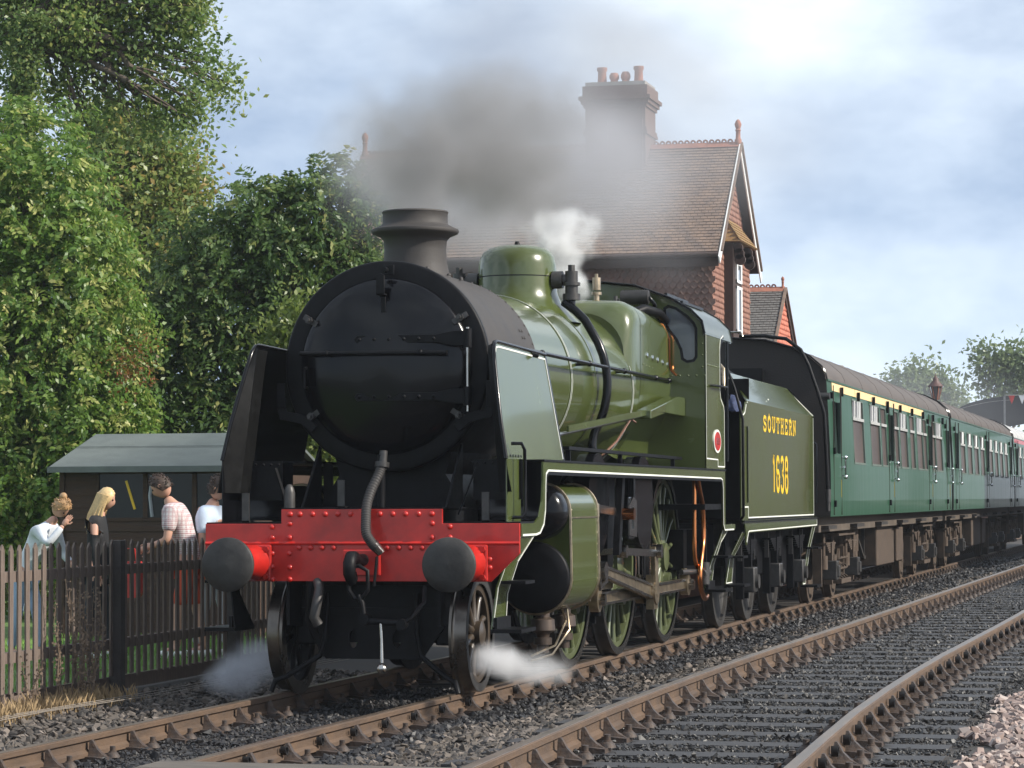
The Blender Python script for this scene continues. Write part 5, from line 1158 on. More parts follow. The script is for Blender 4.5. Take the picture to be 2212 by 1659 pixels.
# ================================================================== VEGETATION
def leaf_mat(name, cols, tr=.48):
    m = bpy.data.materials.new(name); m.use_nodes = True; t = m.node_tree; p = t.nodes['Principled BSDF']
    a = t.nodes.new('ShaderNodeAttribute'); a.attribute_name = 'tint'; r = t.nodes.new('ShaderNodeValToRGB'); e = r.color_ramp.elements
    e[0].position = 0; e[0].color = (*cols[0], 1); e[1].position = 1; e[1].color = (*cols[-1], 1)
    for i, c in enumerate(cols[1:-1]): k = e.new((i+1)/(len(cols)-1)); k.color = (*c, 1)
    t.links.new(a.outputs['Fac'], r.inputs[0]); t.links.new(r.outputs[0], p.inputs['Base Color']); p.inputs['Roughness'].default_value = .40
    tl = t.nodes.new('ShaderNodeBsdfTranslucent'); t.links.new(r.outputs[0], tl.inputs[0]); mxs = t.nodes.new('ShaderNodeMixShader'); mxs.inputs[0].default_value = tr
    o = t.nodes['Material Output']; t.links.new(p.outputs[0], mxs.inputs[1]); t.links.new(tl.outputs[0], mxs.inputs[2]); t.links.new(mxs.outputs[0], o.inputs[0]); return m
def nrm(a): return a/np.maximum(1e-9, np.linalg.norm(a, axis=1, keepdims=True))
def leaves(name, parent, clumps, n, size, material, frond=True, per=12, spread=.20, shell=.5, tintfn=None, up=.3):
    w_ = np.array([c[1][0]*c[1][2] for c in clumps]); w_ = w_/w_.sum()
    nc = max(1, n//per); ci = rng.choice(len(clumps), nc, p=w_)
    C = np.array([list(c[0]) for c in clumps])[ci]; Rr = np.array([list(c[1]) for c in clumps])[ci]
    d = nrm(rng.normal(size=(nc, 3))); rr = rng.uniform(shell, 1.08, (nc, 1))**.8
    lump_ = 1+.16*np.sin(d[:, :1]*7+C[:, :1]*3)+.14*np.sin(d[:, 2:]*8+C[:, 1:2])
    K = C+d*rr*Rr*lump_
    out = nrm(d+np.array([0, 0, up])+rng.normal(0, .35, (nc, 3)))
    side = nrm(np.cross(out, rng.normal(size=(nc, 3))))
    ctint = rng.uniform(0, 1, nc)
    k = np.arange(per); vs = []; tn = []
    m = nc*per
    if frond:
        Lf = size*per*.36*rng.uniform(.8, 1.25, (nc, 1)); s = (k//2+.5)/(per/2)
        P = K[:, None, :]+out[:, None, :]*(s[None, :, None]*Lf[:, None])+np.array([0, 0, -1.])*(s**2)[None, :, None]*Lf[:, None]*.55
        sg = np.where(k % 2, 1, -1)[None, :, None]
        ax = nrm((side[:, None, :]*sg+out[:, None, :]*.45+np.array([0, 0, -.35])+rng.normal(0, .18, (nc, per, 3))).reshape(-1, 3))
    else:
        P = K[:, None, :]+rng.normal(0, spread, (nc, per, 3)); ax = nrm((out[:, None, :]*.7+rng.normal(0, .7, (nc, per, 3))+np.array([0, 0, -.25])).reshape(-1, 3))
    P = P.reshape(-1, 3)
    q0 = rng.normal(size=(m, 3))*.62+np.repeat(nrm(d+np.array([.15, -.15, .35])), per, 0)*.75; nn = nrm(q0-ax*np.sum(q0*ax, 1, keepdims=True)); sd = np.cross(ax, nn)
    sz = size*rng.uniform(.75, 1.3, (m, 1))
    a_ = P; b_ = P+ax*sz*.5+sd*sz*.27+nn*sz*.07; c_ = P+ax*sz*1.0-nn*sz*.06; e_ = P+ax*sz*.5-sd*sz*.27+nn*sz*.07
    V = np.stack([a_, b_, c_, e_], 1).reshape(-1, 3); o_ = ORG.get(parent.name, Vector((0,0,0))) if parent else Vector((0,0,0)); V = V-np.array(o_)
    F = np.arange(m*4).reshape(-1, 4)
    me = bpy.data.meshes.new(name); me.vertices.add(m*4); me.vertices.foreach_set('co', V.ravel()); me.loops.add(m*4); me.loops.foreach_set('vertex_index', F.ravel().astype(np.int32))
    me.polygons.add(m); me.polygons.foreach_set('loop_start', np.arange(0, m*4, 4, dtype=np.int32)); me.polygons.foreach_set('loop_total', np.full(m, 4, dtype=np.int32)); me.update(calc_edges=True)
    tv = np.clip(np.repeat(ctint, per)*.7+rng.uniform(0, .3, m), 0, 1)
    if tintfn is not None: tv = np.clip(tintfn(P, tv, np.repeat(rr[:, 0], per)), 0, 1)
    at = me.attributes.new('tint', 'FLOAT', 'POINT'); at.data.foreach_set('value', np.repeat(tv, 4).astype(np.float32))
    me.materials.append(material); o = bpy.data.objects.new(name, me); col.objects.link(o)
    if parent: o.parent = parent
    return o
def PXC(lst, d): # clumps given as (u, v, radius px [, depth offset])
    out = []
    for c in lst:
        dd = d+(c[3] if len(c) > 3 else 0); p = W(c[0], c[1], dd); r = c[2]*dd/6147.8; out.append((p, (r, r*1.0, r)))
    return out
def limb(mb, a, b, r0, r1, n=6, wob=.08):
    a = Vector(a); b = Vector(b); Lx = (b-a).length; pts = [a.lerp(b, i/n)+Vector((random.uniform(-1,1), random.uniform(-1,1), random.uniform(-.5,.8)))*(wob*Lx*math.sin(math.pi*i/n)) for i in range(n+1)]
    mb.tube(pts, [r0+(r1-r0)*i/n for i in range(n+1)], 12); return pts
def tree(name, label, base, clumps, n, size, material, trunk=(.2,.08), frond=True, per=12, fork=None, sub=2, **kw):
    t = thing(name, label, 'tree', base); base = Vector(base)
    top = sum((Vector(c[0]) for c in clumps), Vector())/len(clumps); fk = Vector(fork) if fork is not None else base.lerp(top, .55); fk.z = max(fk.z, base.z+.5)
    mb = MB(); limb(mb, base, fk, trunk[0], trunk[1], 6, .03); 
    for c in clumps:
        pts = limb(mb, fk, Vector(c[0]), min(trunk[1]*.6, .085), .015, 7, .10)
        for k in range(sub):
            q = Vector(c[0])+Vector((random.uniform(-1,1)*c[1][0], random.uniform(-1,1)*c[1][1], random.uniform(-.6,.9)*c[1][2]))*.8
            limb(mb, pts[4], q, .022, .008, 4, .08)
    mb.build('trunk', bark, t)
    leaves('crown', t, clumps, n, size, material, frond, per, **kw)
    return t
lmA = leaf_mat('leaf_bright', [(0.068, 0.156, 0.029), (0.15, 0.25, 0.046), (0.255, 0.338, 0.069), (0.63, 0.587, 0.23)])
lmB = leaf_mat('leaf_olive', [(.085,.15,.035),(.14,.22,.055),(.20,.28,.08),(.42,.42,.12)])
lmC = leaf_mat('leaf_mid', [(0.105, 0.175, 0.04), (0.18, 0.25, 0.057), (0.27, 0.325, 0.092), (0.42, 0.25, 0.081)])
lmD = leaf_mat('leaf_dark', [(0.051, 0.103, 0.03), (0.098, 0.169, 0.046), (0.18, 0.25, 0.075), (0.45, 0.438, 0.149)])
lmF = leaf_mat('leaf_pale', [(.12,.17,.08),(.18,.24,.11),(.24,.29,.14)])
def gb(u, d):
    p = W(u, 1100, d); return (p.x, p.y, -.1)
tips = lambda P, t, r: np.where(t > .72, t, t*.75)
ta = tree('ash_tree', 'dense bright green tree with pale leaf tips at the far left', gb(100, 40), PXC([(60,330,110),(-30,480,150),(100,450,130),(20,620,160),(150,620,140),(225,700,95),(100,800,170),(-20,820,150),(210,860,110),(240,950,80),(80,990,180),(190,1020,130),(-40,1020,150),(60,1150,160),(250,780,60),(150,540,90)],40), 92000, .088, lmA, (.2,.14), tintfn=tips)
tb = tree('ivy_clad_tree', 'tall open tree with an ivy clad trunk reaching over the top left corner', gb(45, 47), PXC([(110,40,70),(205,15,62),(300,50,60),(385,75,52),(430,120,40),(462,180,34,1),(300,140,44),(385,235,34),(175,120,52),(235,205,42),(330,185,38),(75,60,50,1),(-20,90,60,1),(150,60,40,-.6),(30,20,50,0),(60,-70,90),(230,-80,90),(400,-20,50),(400,25,45),(-60,10,80),(120,195,42),(432,222,28),(190,275,38),(318,262,34),(255,90,36),(140,-20,60),(330,-20,55),(485,190,18,1),(405,268,24)],47), 26000, .105, lmB, (.27,.17), False, 30, fork=W(58, 40, 46.6), sub=4, spread=.19, shell=.1)
iv = PXC([(48,320,38),(47,250,34),(50,400,40),(50,180,30),(52,120,28),(56,60,26),(90,60,20),(60,480,44)],46.2); leaves('ivy', tb, iv, 11000, .085, lmD, False, 10, spread=.10)
tree('lime_tree', 'rounded mid green tree with reddish sprays behind the ash', gb(300, 58), PXC([(270,330,80),(340,350,75),(395,400,50),(300,430,110),(380,480,60),(230,430,90),(330,560,110),(250,560,100),(400,560,50),(300,680,110),(220,280,50)],58), 38000, .13, lmC, (.3,.2), False, 14, spread=.25)
tree('walnut_tree', 'dark green tree with long drooping leaves left of the smokebox', gb(560, 42), PXC([(575,430,45),(540,470,60),(600,470,70),(670,420,45),(735,390,40),(700,470,70),(770,440,50),(800,500,60),(480,540,70),(410,500,35),(560,560,90),(650,580,90),(740,590,90),(430,640,90),(390,600,45),(520,680,90),(620,700,90),(700,720,80),(380,740,90),(330,720,45),(470,800,90),(790,650,70),(350,850,80),(450,900,90),(560,830,70),(320,930,70),(640,870,80),(540,950,90),(670,980,90),(800,800,80),(720,860,80)],42), 76000, .088, lmD, (.16,.12), per=14, shell=.35, tintfn=lambda P, t, r: np.where(t > .8, t, t*.8))
tree('elder_bush', 'pale leaved bush glimpsed between deflector and smokebox', gb(690, 38), PXC([(680,960,70),(700,880,60),(620,760,50),(655,700,45),(660,1040,60),(560,1000,60)],38), 9000, .10, leaf_mat('leaf_lime', [(0.075, 0.125, 0.023), (0.15, 0.2, 0.04), (0.255, 0.288, 0.081)]), (.05,.03), False, 12, spread=.16)
leaves('red_leaves', ta, PXC([(290,775,24),(312,752,20),(268,800,18),(300,800,16)],38.4), 420, .055, leaf_mat('leaf_red', [(.08,.13,.03),(.20,.10,.03),(.40,.11,.03)]), False, 12, spread=.12)
tree('laurel_hedge', 'dark hedge behind the garden shed', gb(250, 44), PXC([(u, 1010+((u*7) % 50), 90) for u in range(-120, 900, 85)],44), 26000, .12, lmD, (.08,.06), False, 12, spread=.2)
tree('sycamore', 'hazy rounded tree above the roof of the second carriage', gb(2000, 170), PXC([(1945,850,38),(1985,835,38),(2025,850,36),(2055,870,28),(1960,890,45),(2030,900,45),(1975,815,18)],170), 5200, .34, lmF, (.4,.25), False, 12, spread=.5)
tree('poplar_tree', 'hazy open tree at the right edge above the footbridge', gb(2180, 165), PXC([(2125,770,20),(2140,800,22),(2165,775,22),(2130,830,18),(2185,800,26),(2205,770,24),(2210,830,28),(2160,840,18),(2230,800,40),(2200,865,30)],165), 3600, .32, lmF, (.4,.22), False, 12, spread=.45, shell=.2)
# ---- grass, weeds
def blades(name, label, n, fn, h, material, parent=None, cat='grass'):
    mb = MB()
    for i in range(n):
        x_, y_ = fn(); z_ = ground_z(x_); hh = h*random.uniform(.5,1.2); a = random.uniform(0,6.28); l = random.uniform(.1,.5)*hh
        dx, dy = math.cos(a), math.sin(a); w_ = .004+.004*random.random()
        mb._add([(x_-dy*w_,y_+dx*w_,z_-.01),(x_+dy*w_,y_-dx*w_,z_-.01),(x_+dx*l*.4,y_+dy*l*.4,z_+hh*.65),(x_+dx*l,y_+dy*l,z_+hh)], [(0,1,2),(0,2,3)])
    o = mb.build(name, material, parent); tag(o, label, cat, kind='stuff'); return o
blades('lawn_grass', 'bright green lawn grass seen between the fence pickets', 9000, lambda: (random.uniform(-7,-2.9), random.uniform(-2,11)), .09, mat('grass_blade', (.14,.27,.04), .6, var=.3))
blades('dry_grass', 'dry straw coloured grass at the foot of the fence', 1500, lambda: (random.gauss(-2.42,.13), random.uniform(-1.9,1.6)), .14, mat('straw', (.30,.21,.11), .8, var=.3), cat='dry grass')
mb = MB(); rr_ = random.Random(9)
for (x_, y_, hh) in ((-2.50,.62,.75),(-2.46,.80,.95),(-2.52,.98,.85),(-2.45,1.15,1.0),(-2.5,1.32,.7),(-2.4,.9,.5),(-2.5,-.1,.4)):
    for k in range(3):
        p0 = Vector((x_+rr_.uniform(-.03,.03), y_+rr_.uniform(-.05,.05), -.12)); p1 = p0+Vector((rr_.uniform(-.1,.1), rr_.uniform(-.15,.15), hh*rr_.uniform(.7,1)+.1)); pts = [p0.lerp(p1, i/6)+Vector((rr_.uniform(-.012,.012),)*3) for i in range(7)]
        mb.tube(pts, [.006-.0006*i for i in range(7)], 5)
        for j in range(34):
            q = p0.lerp(p1, rr_.uniform(.25,1))+Vector((rr_.uniform(-.03,.03), rr_.uniform(-.04,.04), rr_.uniform(-.02,.02))); s_ = rr_.uniform(.006,.014)
            mb._add([q, q+Vector((s_,rr_.uniform(-s_,s_),s_)), q+Vector((0,s_,2*s_)), q+Vector((-s_,0,s_))], [(0,1,2,3)])
tag(mb.build('dead_dock_plants', mat('dead_stem', (.15,.105,.07), .85, var=.4)), 'dead brown dock stems standing against the picket fence', 'weeds')

# ================================================================== FOOTBRIDGE, LAMP, BUNTING
t = thing('footbridge', 'dark riveted iron footbridge over the tracks at the far right', 'footbridge', (2, 98, 0))
arcp = [(-3.6,5.0),(-3.2,5.28),(-2.8,5.45),(-2.2,5.60),(-1.4,5.70),(-.6,5.74)]
iron = mat('bridge_iron', (.018,.018,.022), .6, var=.3)
MB().prism(arcp+[(-.6,4.55),(-1.4,4.42),(-2.4,4.1),(-3.2,3.6),(-4.2,3.0),(-4.6,3.4)], 'Y', 97.9, 98.0).build('arch_plate', iron, t)
MB().box(-.6,9,97.85,98.0,5.70,5.78).box(-.6,9,97.85,99.5,4.42,4.62).build('girder', iron, t)
for k in range(22):
    x_ = -.6+k*.42
    MB().bar((x_,97.95,4.6),(x_+.9,97.95,5.72),.03,.05,(0,1,0)).build('lattice_bar', iron, t); MB().bar((x_+.9,97.97,4.6),(x_,97.97,5.72),.03,.05,(0,1,0)).build('lattice_bar', iron, t)
MB().box(-1.45,-1.37,97.84,97.9,4.4,5.7).build('stiffener', mat('stiffener_grey', (.2,.2,.2), .6), t)
MB().box(7.6,8.2,97.9,99.5,.8,4.5).box(-4.4,-3.9,97.9,99.5,.8,3.4).build('pier', iron, t)
mb = MB(); 
for k in range(46): x_ = -3.3+.05*k*1.0; z_ = 5.28+.40*(1-((x_+1.0)/2.4)**2)-.0-.10; mb.rivet((x_,97.9,z_-.04),(0,-1,0),.012)
mb.build('rivets', mat('pale_rivet', (.5,.5,.5), .5), t)['kind'] = 'stuff'
t = thing('bunting', 'red and white pennants strung along the footbridge', 'bunting', (0, 97.8, 5.7))
for k in range(9):
    x_ = -1.25+.42*k; MB().prism([(x_,5.72),(x_+.28,5.72),(x_+.14,5.36)], 'Y', 97.78, 97.79).build('pennant', red if k % 2 == 0 else wwhite, t)
MB().tube([(-1.4,97.78,5.74),(3,97.78,5.70)], .008, 4).build('string', wwhite, t)
t = thing('platform_lamp', 'old lantern lamp post above the carriage roofs, in front of the hazy trees', 'lamp post', (-2.15, 74.8, .88))
LX, LY = -2.15, 74.8
MB().cyl((LX,LY,.88),(LX,LY,4.80),.07,.045,10).build('post', timber, t)
MB().lathe([(.10,0),(.20,.42),(.20,.45)], (LX,LY,4.80), (0,0,1), 6, True).build('lantern_glass', mat('lantern_glass', (.10,.09,.09), .2, coat=1), t)
for k in range(6): a = k*math.pi/3+.1; MB().bar((LX+.105*math.cos(a),LY+.105*math.sin(a),4.80),(LX+.21*math.cos(a),LY+.21*math.sin(a),5.25),.025,.025).build('lantern_bar', terra, t)
MB().lathe([(.27,0),(.25,.03),(.10,.20),(.10,.26),(.06,.30),(.02,.38),(.0001,.46)], (LX,LY,5.24), (0,0,1), 12, False).build('lantern_cap', mat('lamp_red_brown', (.09,.045,.04), .6), t)
# ================================================================== PEOPLE
def skin(name, J, Ed, material, parent, extra=None, sub=2):
    keys = list(J); idx = {k: i for i, k in enumerate(keys)}
    me = bpy.data.meshes.new(name); me.from_pydata([J[k][0] for k in keys], [(idx[a], idx[b]) for a, b in Ed], []); me.update()
    o = bpy.data.objects.new(name, me); col.objects.link(o)
    md = o.modifiers.new('skin', 'SKIN'); md.use_smooth_shade = True
    for k in keys:
        sv = me.skin_vertices[0].data[idx[k]]; r = J[k][1]; sv.radius = r if isinstance(r, tuple) else (r, r)
    me.skin_vertices[0].data[0].use_root = True
    s = o.modifiers.new('sub', 'SUBSURF'); s.levels = sub; s.render_levels = sub
    dg = bpy.context.evaluated_depsgraph_get(); me2 = bpy.data.meshes.new_from_object(o.evaluated_get(dg))
    bpy.data.objects.remove(o)
    if extra is not None:
        import bmesh
        bm = bmesh.new(); bm.from_mesh(me2); b = [bm.verts.new(v) for v in extra.v]
        for f, s_ in zip(extra.f, extra.sm):
            try: q = bm.faces.new([b[i] for i in f]); q.smooth = True
            except ValueError: pass
        bm.to_mesh(me2); bm.free()
    me2.name = name; me2.materials.clear(); me2.materials.append(material)
    o2 = bpy.data.objects.new(name, me2); col.objects.link(o2); o2.parent = parent; ORG[o2.name] = Vector((0,0,0)); return o2
def plaid():
    m = bpy.data.materials.new('plaid_shirt'); m.use_nodes = True; t = m.node_tree; p = t.nodes['Principled BSDF']; p.inputs['Roughness'].default_value = .8
    tcn = t.nodes.new('ShaderNodeTexCoord'); base = (.52,.48,.48,1); prev = None
    for ax, sc_, c, w_ in (('X',26,(.35,.13,.14,1),.30),('Z',22,(.35,.15,.16,1),.25),('Y',26,(.30,.14,.16,1),.3),('Z',47,(.75,.72,.72,1),.3)):
        wv = t.nodes.new('ShaderNodeTexWave'); wv.bands_direction = ax; wv.inputs['Scale'].default_value = sc_/6.28*2; t.links.new(tcn.outputs['Object'], wv.inputs['Vector'])
        gt = t.nodes.new('ShaderNodeMath'); gt.operation = 'GREATER_THAN'; gt.inputs[1].default_value = .72; t.links.new(wv.outputs['Fac'], gt.inputs[0])
        ml = t.nodes.new('ShaderNodeMath'); ml.operation = 'MULTIPLY'; ml.inputs[1].default_value = .55; t.links.new(gt.outputs[0], ml.inputs[0])
        mxn = t.nodes.new('ShaderNodeMixRGB'); mxn.inputs[2].default_value = c
        if prev is None: mxn.inputs[1].default_value = base
        else: t.links.new(prev.outputs[0], mxn.inputs[1])
        t.links.new(ml.outputs[0], mxn.inputs[0]); prev = mxn
    t.links.new(prev.outputs[0], p.inputs['Base Color']); return m
skinm = mat('skin', (.50,.28,.20), .55, var=.08)
def person(label, x, y, face, H, shirt, trousers, hair, pose, hairstyle='short', sleeves='short', glasses=False, shorts=False, slim=1.0, shoes=None):
    z0 = ground_z(x)
    t = thing('person', label, 'person', (x, y, z0)); t.rotation_euler = (0, 0, face)
    s = H/1.75; lean = pose.get('lean', 0.0); hb = pose.get('head', 0.0)
    V = lambda a, b, c: Vector((a, b, c))*s
    pel = V(0,0,.95); waist = pel+V(.10*lean,0,.15); chest = waist+V(.35*lean,0,.22); ups = chest+V(.30*lean,0,.14); neck = ups+V(.12*lean+.01,0,.09); headb = neck+V(.03+.10*lean,0,.06)
    w_ = slim
    J = {'pel':(pel,(.155*s*w_,.11*s)),'waist':(waist,(.13*s*w_,.095*s)),'chest':(chest,(.155*s*w_,.115*s)),'ups':(ups,(.12*s*w_,.09*s)),'neck':(neck,.056*s),'headb':(headb,.055*s)}
    Ed = [('pel','waist'),('waist','chest'),('chest','ups'),('ups','neck'),('neck','headb')]
    arms = pose.get('arms', {})
    hands = []
    for sd, nm in ((1,'l'),(-1,'r')):
        sh = ups+V(0,.175*w_*sd,-.01); el, wr = arms.get(nm, (V(.02,.24*sd,-.30),V(.06,.24*sd,-.55)))
        el = ups+Vector(el)*s; wr = ups+Vector(wr)*s
        J['sh'+nm] = (sh,.058*s*w_); J['el'+nm] = (el,.042*s*w_); J['wr'+nm] = (wr,.029*s); Ed += [('ups','sh'+nm),('sh'+nm,'el'+nm),('el'+nm,'wr'+nm)]; hands.append((el, wr))
        hp = pel+V(0,.09*sd,-.05); st = pose.get('step', .12)*sd
        kn = V(st*.6+.03,.10*sd,.50); an = V(st,.10*sd,.09)
        J['hp'+nm] = (hp,.088*s*w_); J['kn'+nm] = (kn,.058*s*w_); J['an'+nm] = (an,.040*s); J['to'+nm] = (an+V(.15,0,-.05),(.042*s,.028*s)); Ed += [('pel','hp'+nm),('hp'+nm,'kn'+nm),('kn'+nm,'an'+nm),('an'+nm,'to'+nm)]
    # head and hands appended to the same mesh
    ex = MB(); hc_ = headb+V(.035,0,.105)+V(.03*math.sin(hb),0,0); M = Matrix.Rotation(hb, 3, 'Y')
    secs = []
    for i in range(15):
        ph = -math.pi/2+math.pi*i/14; zz = math.sin(ph); rr = max(.02, math.cos(ph)); ring = []
        for k in range(20):
            a = 2*math.pi*k/20; cx_ = math.cos(a); cy_ = math.sin(a)
            jaw = 1-.28*max(0,-zz)*(1 if cx_ > -.3 else .6); X = rr*cx_*.098*(1.03 if cx_ < 0 else 1)*(1-.10*max(0,-zz)*(cx_ < 0)); Y = rr*cy_*.077*jaw; Zz = zz*.122
            if abs(cy_) < .2 and cx_ > 0: X += .024*math.exp(-((zz+.12)/.16)**2)-.006*math.exp(-((zz-.12)/.1)**2)+.006*math.exp(-((zz+.45)/.08)**2)
            if abs(abs(cy_)-.42) < .22 and cx_ > 0: X -= .008*math.exp(-((zz-.08)/.12)**2)
            ring.append(hc_+M @ (Vector((X,Y,Zz))*s))
        secs.append(ring)
    ex.loft(secs)
    for sd in (1,-1): e_ = hc_+M@(Vector((-.008,.076*sd,.0))*s); ex.lathe([(.0001,-.012*s),(.022*s,-.006*s),(.026*s,.004*s),(.012*s,.012*s)], e_, M@Vector((-.2,sd,.0)), 8, False)
    for el, wr in hands:
        d_ = (wr-el).normalized(); sdv = d_.cross(Vector((0,1,0))); sdv = sdv.normalized() if sdv.length > .2 else Vector((1,0,0)); pw = wr+d_*.05*s
        ex.tube([wr, wr+d_*.03*s, pw, pw+d_*.03*s], [.026*s,.034*s,.036*s,.028*s], 8)
        for k, (o_, l_) in enumerate(((-.03,.065),(-.010,.078),(.010,.075),(.029,.058))):
            b0 = pw+d_*.025*s+sdv*o_*s; ex.tube([b0, b0+d_*l_*.5*s, b0+d_*l_*.95*s+Vector((0,0,-.006*s))], [.0095*s,.0085*s,.006*s], 6)
        b0 = wr+d_*.03*s-sdv*.03*s; ex.tube([b0, b0-sdv*.03*s+d_*.025*s, b0-sdv*.035*s+d_*.055*s], [.011*s,.010*s,.007*s], 6)
    skin('body', J, Ed, skinm, t, ex)
    # clothes: slightly larger skins over the same joints
    g = lambda k, a, b=None: (J[k][0], tuple(q+a*s for q in J[k][1]) if isinstance(J[k][1], tuple) else J[k][1]+a*s)
    S = {'pel':(pel+V(0,0,-.02), ((.168*w_)*s,.125*s)), 'waist':g('waist',.020),'chest':g('chest',.016),'ups':g('ups',.034)}; Se = [('pel','waist'),('waist','chest'),('chest','ups')]
    S['nk'] = (ups+(neck-ups)*.95, .070*s); Se.append(('ups','nk'))
    for nm in 'lr':
        S['sh'+nm] = g('sh'+nm,.040); Se.append(('ups','sh'+nm)); e1, w1_ = J['el'+nm][0], J['wr'+nm][0]
        if sleeves == 'short': S['e'+nm] = (J['sh'+nm][0].lerp(e1,.75), .064*s*w_); Se.append(('sh'+nm,'e'+nm))
        else: S['m'+nm] = (J['sh'+nm][0].lerp(e1,.5), .075*s*w_); S['e'+nm] = (e1, .060*s*w_); S['w'+nm] = (e1.lerp(w1_,.92), .040*s); Se += [('sh'+nm,'m'+nm),('m'+nm,'e'+nm),('e'+nm,'w'+nm)]
    skin('shirt', S, Se, shirt, t)
    T = {'pel':(pel+V(0,0,.02),((.160*w_)*s,.120*s))}; Te = []
    for nm in 'lr':
        T['hp'+nm] = g('hp'+nm,.014); T['kn'+nm] = g('kn'+nm,.020); Te += [('pel','hp'+nm),('hp'+nm,'kn'+nm)]
        if not shorts: T['an'+nm] = (J['an'+nm][0]+V(0,0,.02), .052*s); Te.append(('kn'+nm,'an'+nm))
    skin('trousers', T, Te, trousers, t)
    for nm in 'lr':
        a = J['an'+nm][0]; o_ = MB().lathe([(.0001,-.10*s),(.030*s,-.09*s),(.042*s,-.04*s),(.045*s,.02*s),(.040*s,.10*s),(.030*s,.15*s),(.0001,.165*s)], a+V(.04,0,-.055), (1,0,0), 12, False).build('shoe', shoes or wwhite, t, local=True)
    # hair
    hm = MB()
    def hp_(a, ph, r=1.0): return hc_+M @ (Vector((math.cos(ph)*math.cos(a)*.106*r, math.cos(ph)*math.sin(a)*.088*r, math.sin(ph)*.132*r))*s)
    secs = []
    for i in range(9):
        f_ = i/8; ring = []
        for k in range(24):
            a = 2*math.pi*k/24; front = max(0, math.cos(a)); lo = rad(38)*front**.7-rad(28)*(1-front**.7) if hairstyle != 'long' else rad(40)*front**1.6-rad(45)*(1-front**1.6)
            ph = lo+(math.pi/2-lo)*f_; ring.append(hp_(a, ph, 1.0+.03*math.sin(k*5+i*3)*(1 if 0 < i < 8 else .3)))
        secs.append(ring)
    hm.loft(secs)
    if hairstyle == 'bun': hm.ball(hc_+M@(Vector((-.085,0,.10))*s), .045*s, 12)
    if hairstyle == 'long':
        for k in range(34):
            a = rad(70+220*k/33); p0 = hp_(a, .35, 1.02); p1 = hp_(a, -.5, 1.04)+V(-.012,0,0); p2 = p1+V(-.045-.02*math.sin(k*2.3),0,-.13); p3 = p2+V(-.03+.02*math.sin(k*1.7),math.sin(k*3.1)*.012,-.15-.05*math.sin(k*1.3))
            hm.tube([p0,p1,p2,p3], [.010*s,.018*s,.017*s,.004*s], 6)
    if hairstyle != 'long':
        rh = random.Random(len(label))
        for k in range(150):
            a = rh.uniform(0, 6.28); f_ = rh.uniform(0, 1); front = max(0, math.cos(a)); lo = rad(38)*front**.7-rad(28)*(1-front**.7); ph = lo+(math.pi/2-lo)*f_
            p0 = hp_(a, ph, 1.0); dr = (p0-hc_).normalized(); q_ = p0+dr*.010*s+Vector((rh.uniform(-1,.4), rh.uniform(-.6,.6), rh.uniform(-.5,.6)))*.022*s; hm.tube([p0-dr*.004*s, p0.lerp(q_,.5)+dr*.005*s, q_], [.007*s,.006*s,.002*s], 4)
    hm.build('hair', hair, t, local=True)
    if glasses:
        gm_ = MB()
        for sd in (1,-1):
            c = hc_+M@(Vector((.092,.034*sd,.012))*s); gm_.lathe([(.0001,.004),(.024*s,.002),(.024*s,-.002)], c, M@Vector((1,.35*sd,0)), 12, False)
            gm_.bar(c+M@(Vector((-.005,.022*sd,.008))*s), hc_+M@(Vector((-.01,.082*sd,.012))*s), .004, .006)
        gm_.build('sunglasses', black, t, local=True)
    else:
        for sd in (1,-1): MB().ball(hc_+M@(Vector((.084,.032*sd,.012))*s), .0105*s, 8).build('eye', satin, t, local=True)
    return t
cl = lambda n, c: mat(n, c, .85, var=.1, nscale=5, bump=.3, bscale=25)
person('young woman in a white hooded top, head bowed with a hand to her brow', -5.47, 6.75, rad(-12), 1.60, cl('white_hoodie',(.62,.65,.70)), cl('light_jeans',(.28,.38,.52)), mat('fair_hair',(.42,.25,.12),.5,var=.2,nscale=30), {'lean':.40,'head':.95,'arms':{'r':(Vector((.16,-.22,-.16)),Vector((.29,-.10,.06))),'l':(Vector((.06,.24,-.28)),Vector((.22,.16,-.38)))}}, 'bun', 'long', slim=.86)
person('woman with long blonde hair and a black long sleeved top, facing right', -4.70, 6.8, rad(8), 1.68, cl('black_top',(.012,.012,.014)), cl('dark_trousers',(.02,.02,.025)), mat('blonde_hair',(.62,.44,.22),.45,var=.2,nscale=40), {'lean':.02,'head':.28}, 'long', 'long', slim=.88)
person('man in a red and white checked shirt and red shorts, looking down', -3.72, 6.95, rad(188), 1.80, plaid(), cl('red_shorts',(.48,.07,.03)), mat('brown_hair',(.042,.024,.016),.6,var=.3,nscale=30), {'lean':.22,'head':.62,'arms':{'l':(Vector((.02,.25,-.28)),Vector((.24,.18,-.36))),'r':(Vector((.02,-.25,-.28)),Vector((.26,-.16,-.34)))}}, 'short', 'short', shorts=True, slim=1.05)
person('man in sunglasses and a pale blue shirt, rightmost of the four behind the fence', -3.60, 7.25, rad(-8), 1.78, cl('pale_shirt',(.50,.58,.70)), cl('stone_trousers',(.42,.42,.44)), MATS['brown_hair'], {'lean':.0,'head':.05}, 'short', 'short', glasses=True)
# red bag hung by the fence
t = thing('shopping_bag', 'red bag carried low behind the fence beside the blonde woman', 'bag', (-4.25, 6.6, .3))
MB().loft([[(-4.25+a*w_,6.6+b*.06,z_) for a, b in ((-1,-1),(1,-1),(1,1),(-1,1))] for z_, w_ in ((.55,.10),(.60,.13),(.85,.13),(.92,.11))], cap=True, smooth=False).build('bag_body', red, t, .01)
MB().tube([(-4.32,6.6,.92),(-4.30,6.6,1.05),(-4.2,6.6,1.05),(-4.18,6.6,.92)], .008, 6).build('bag_handle', red, t)

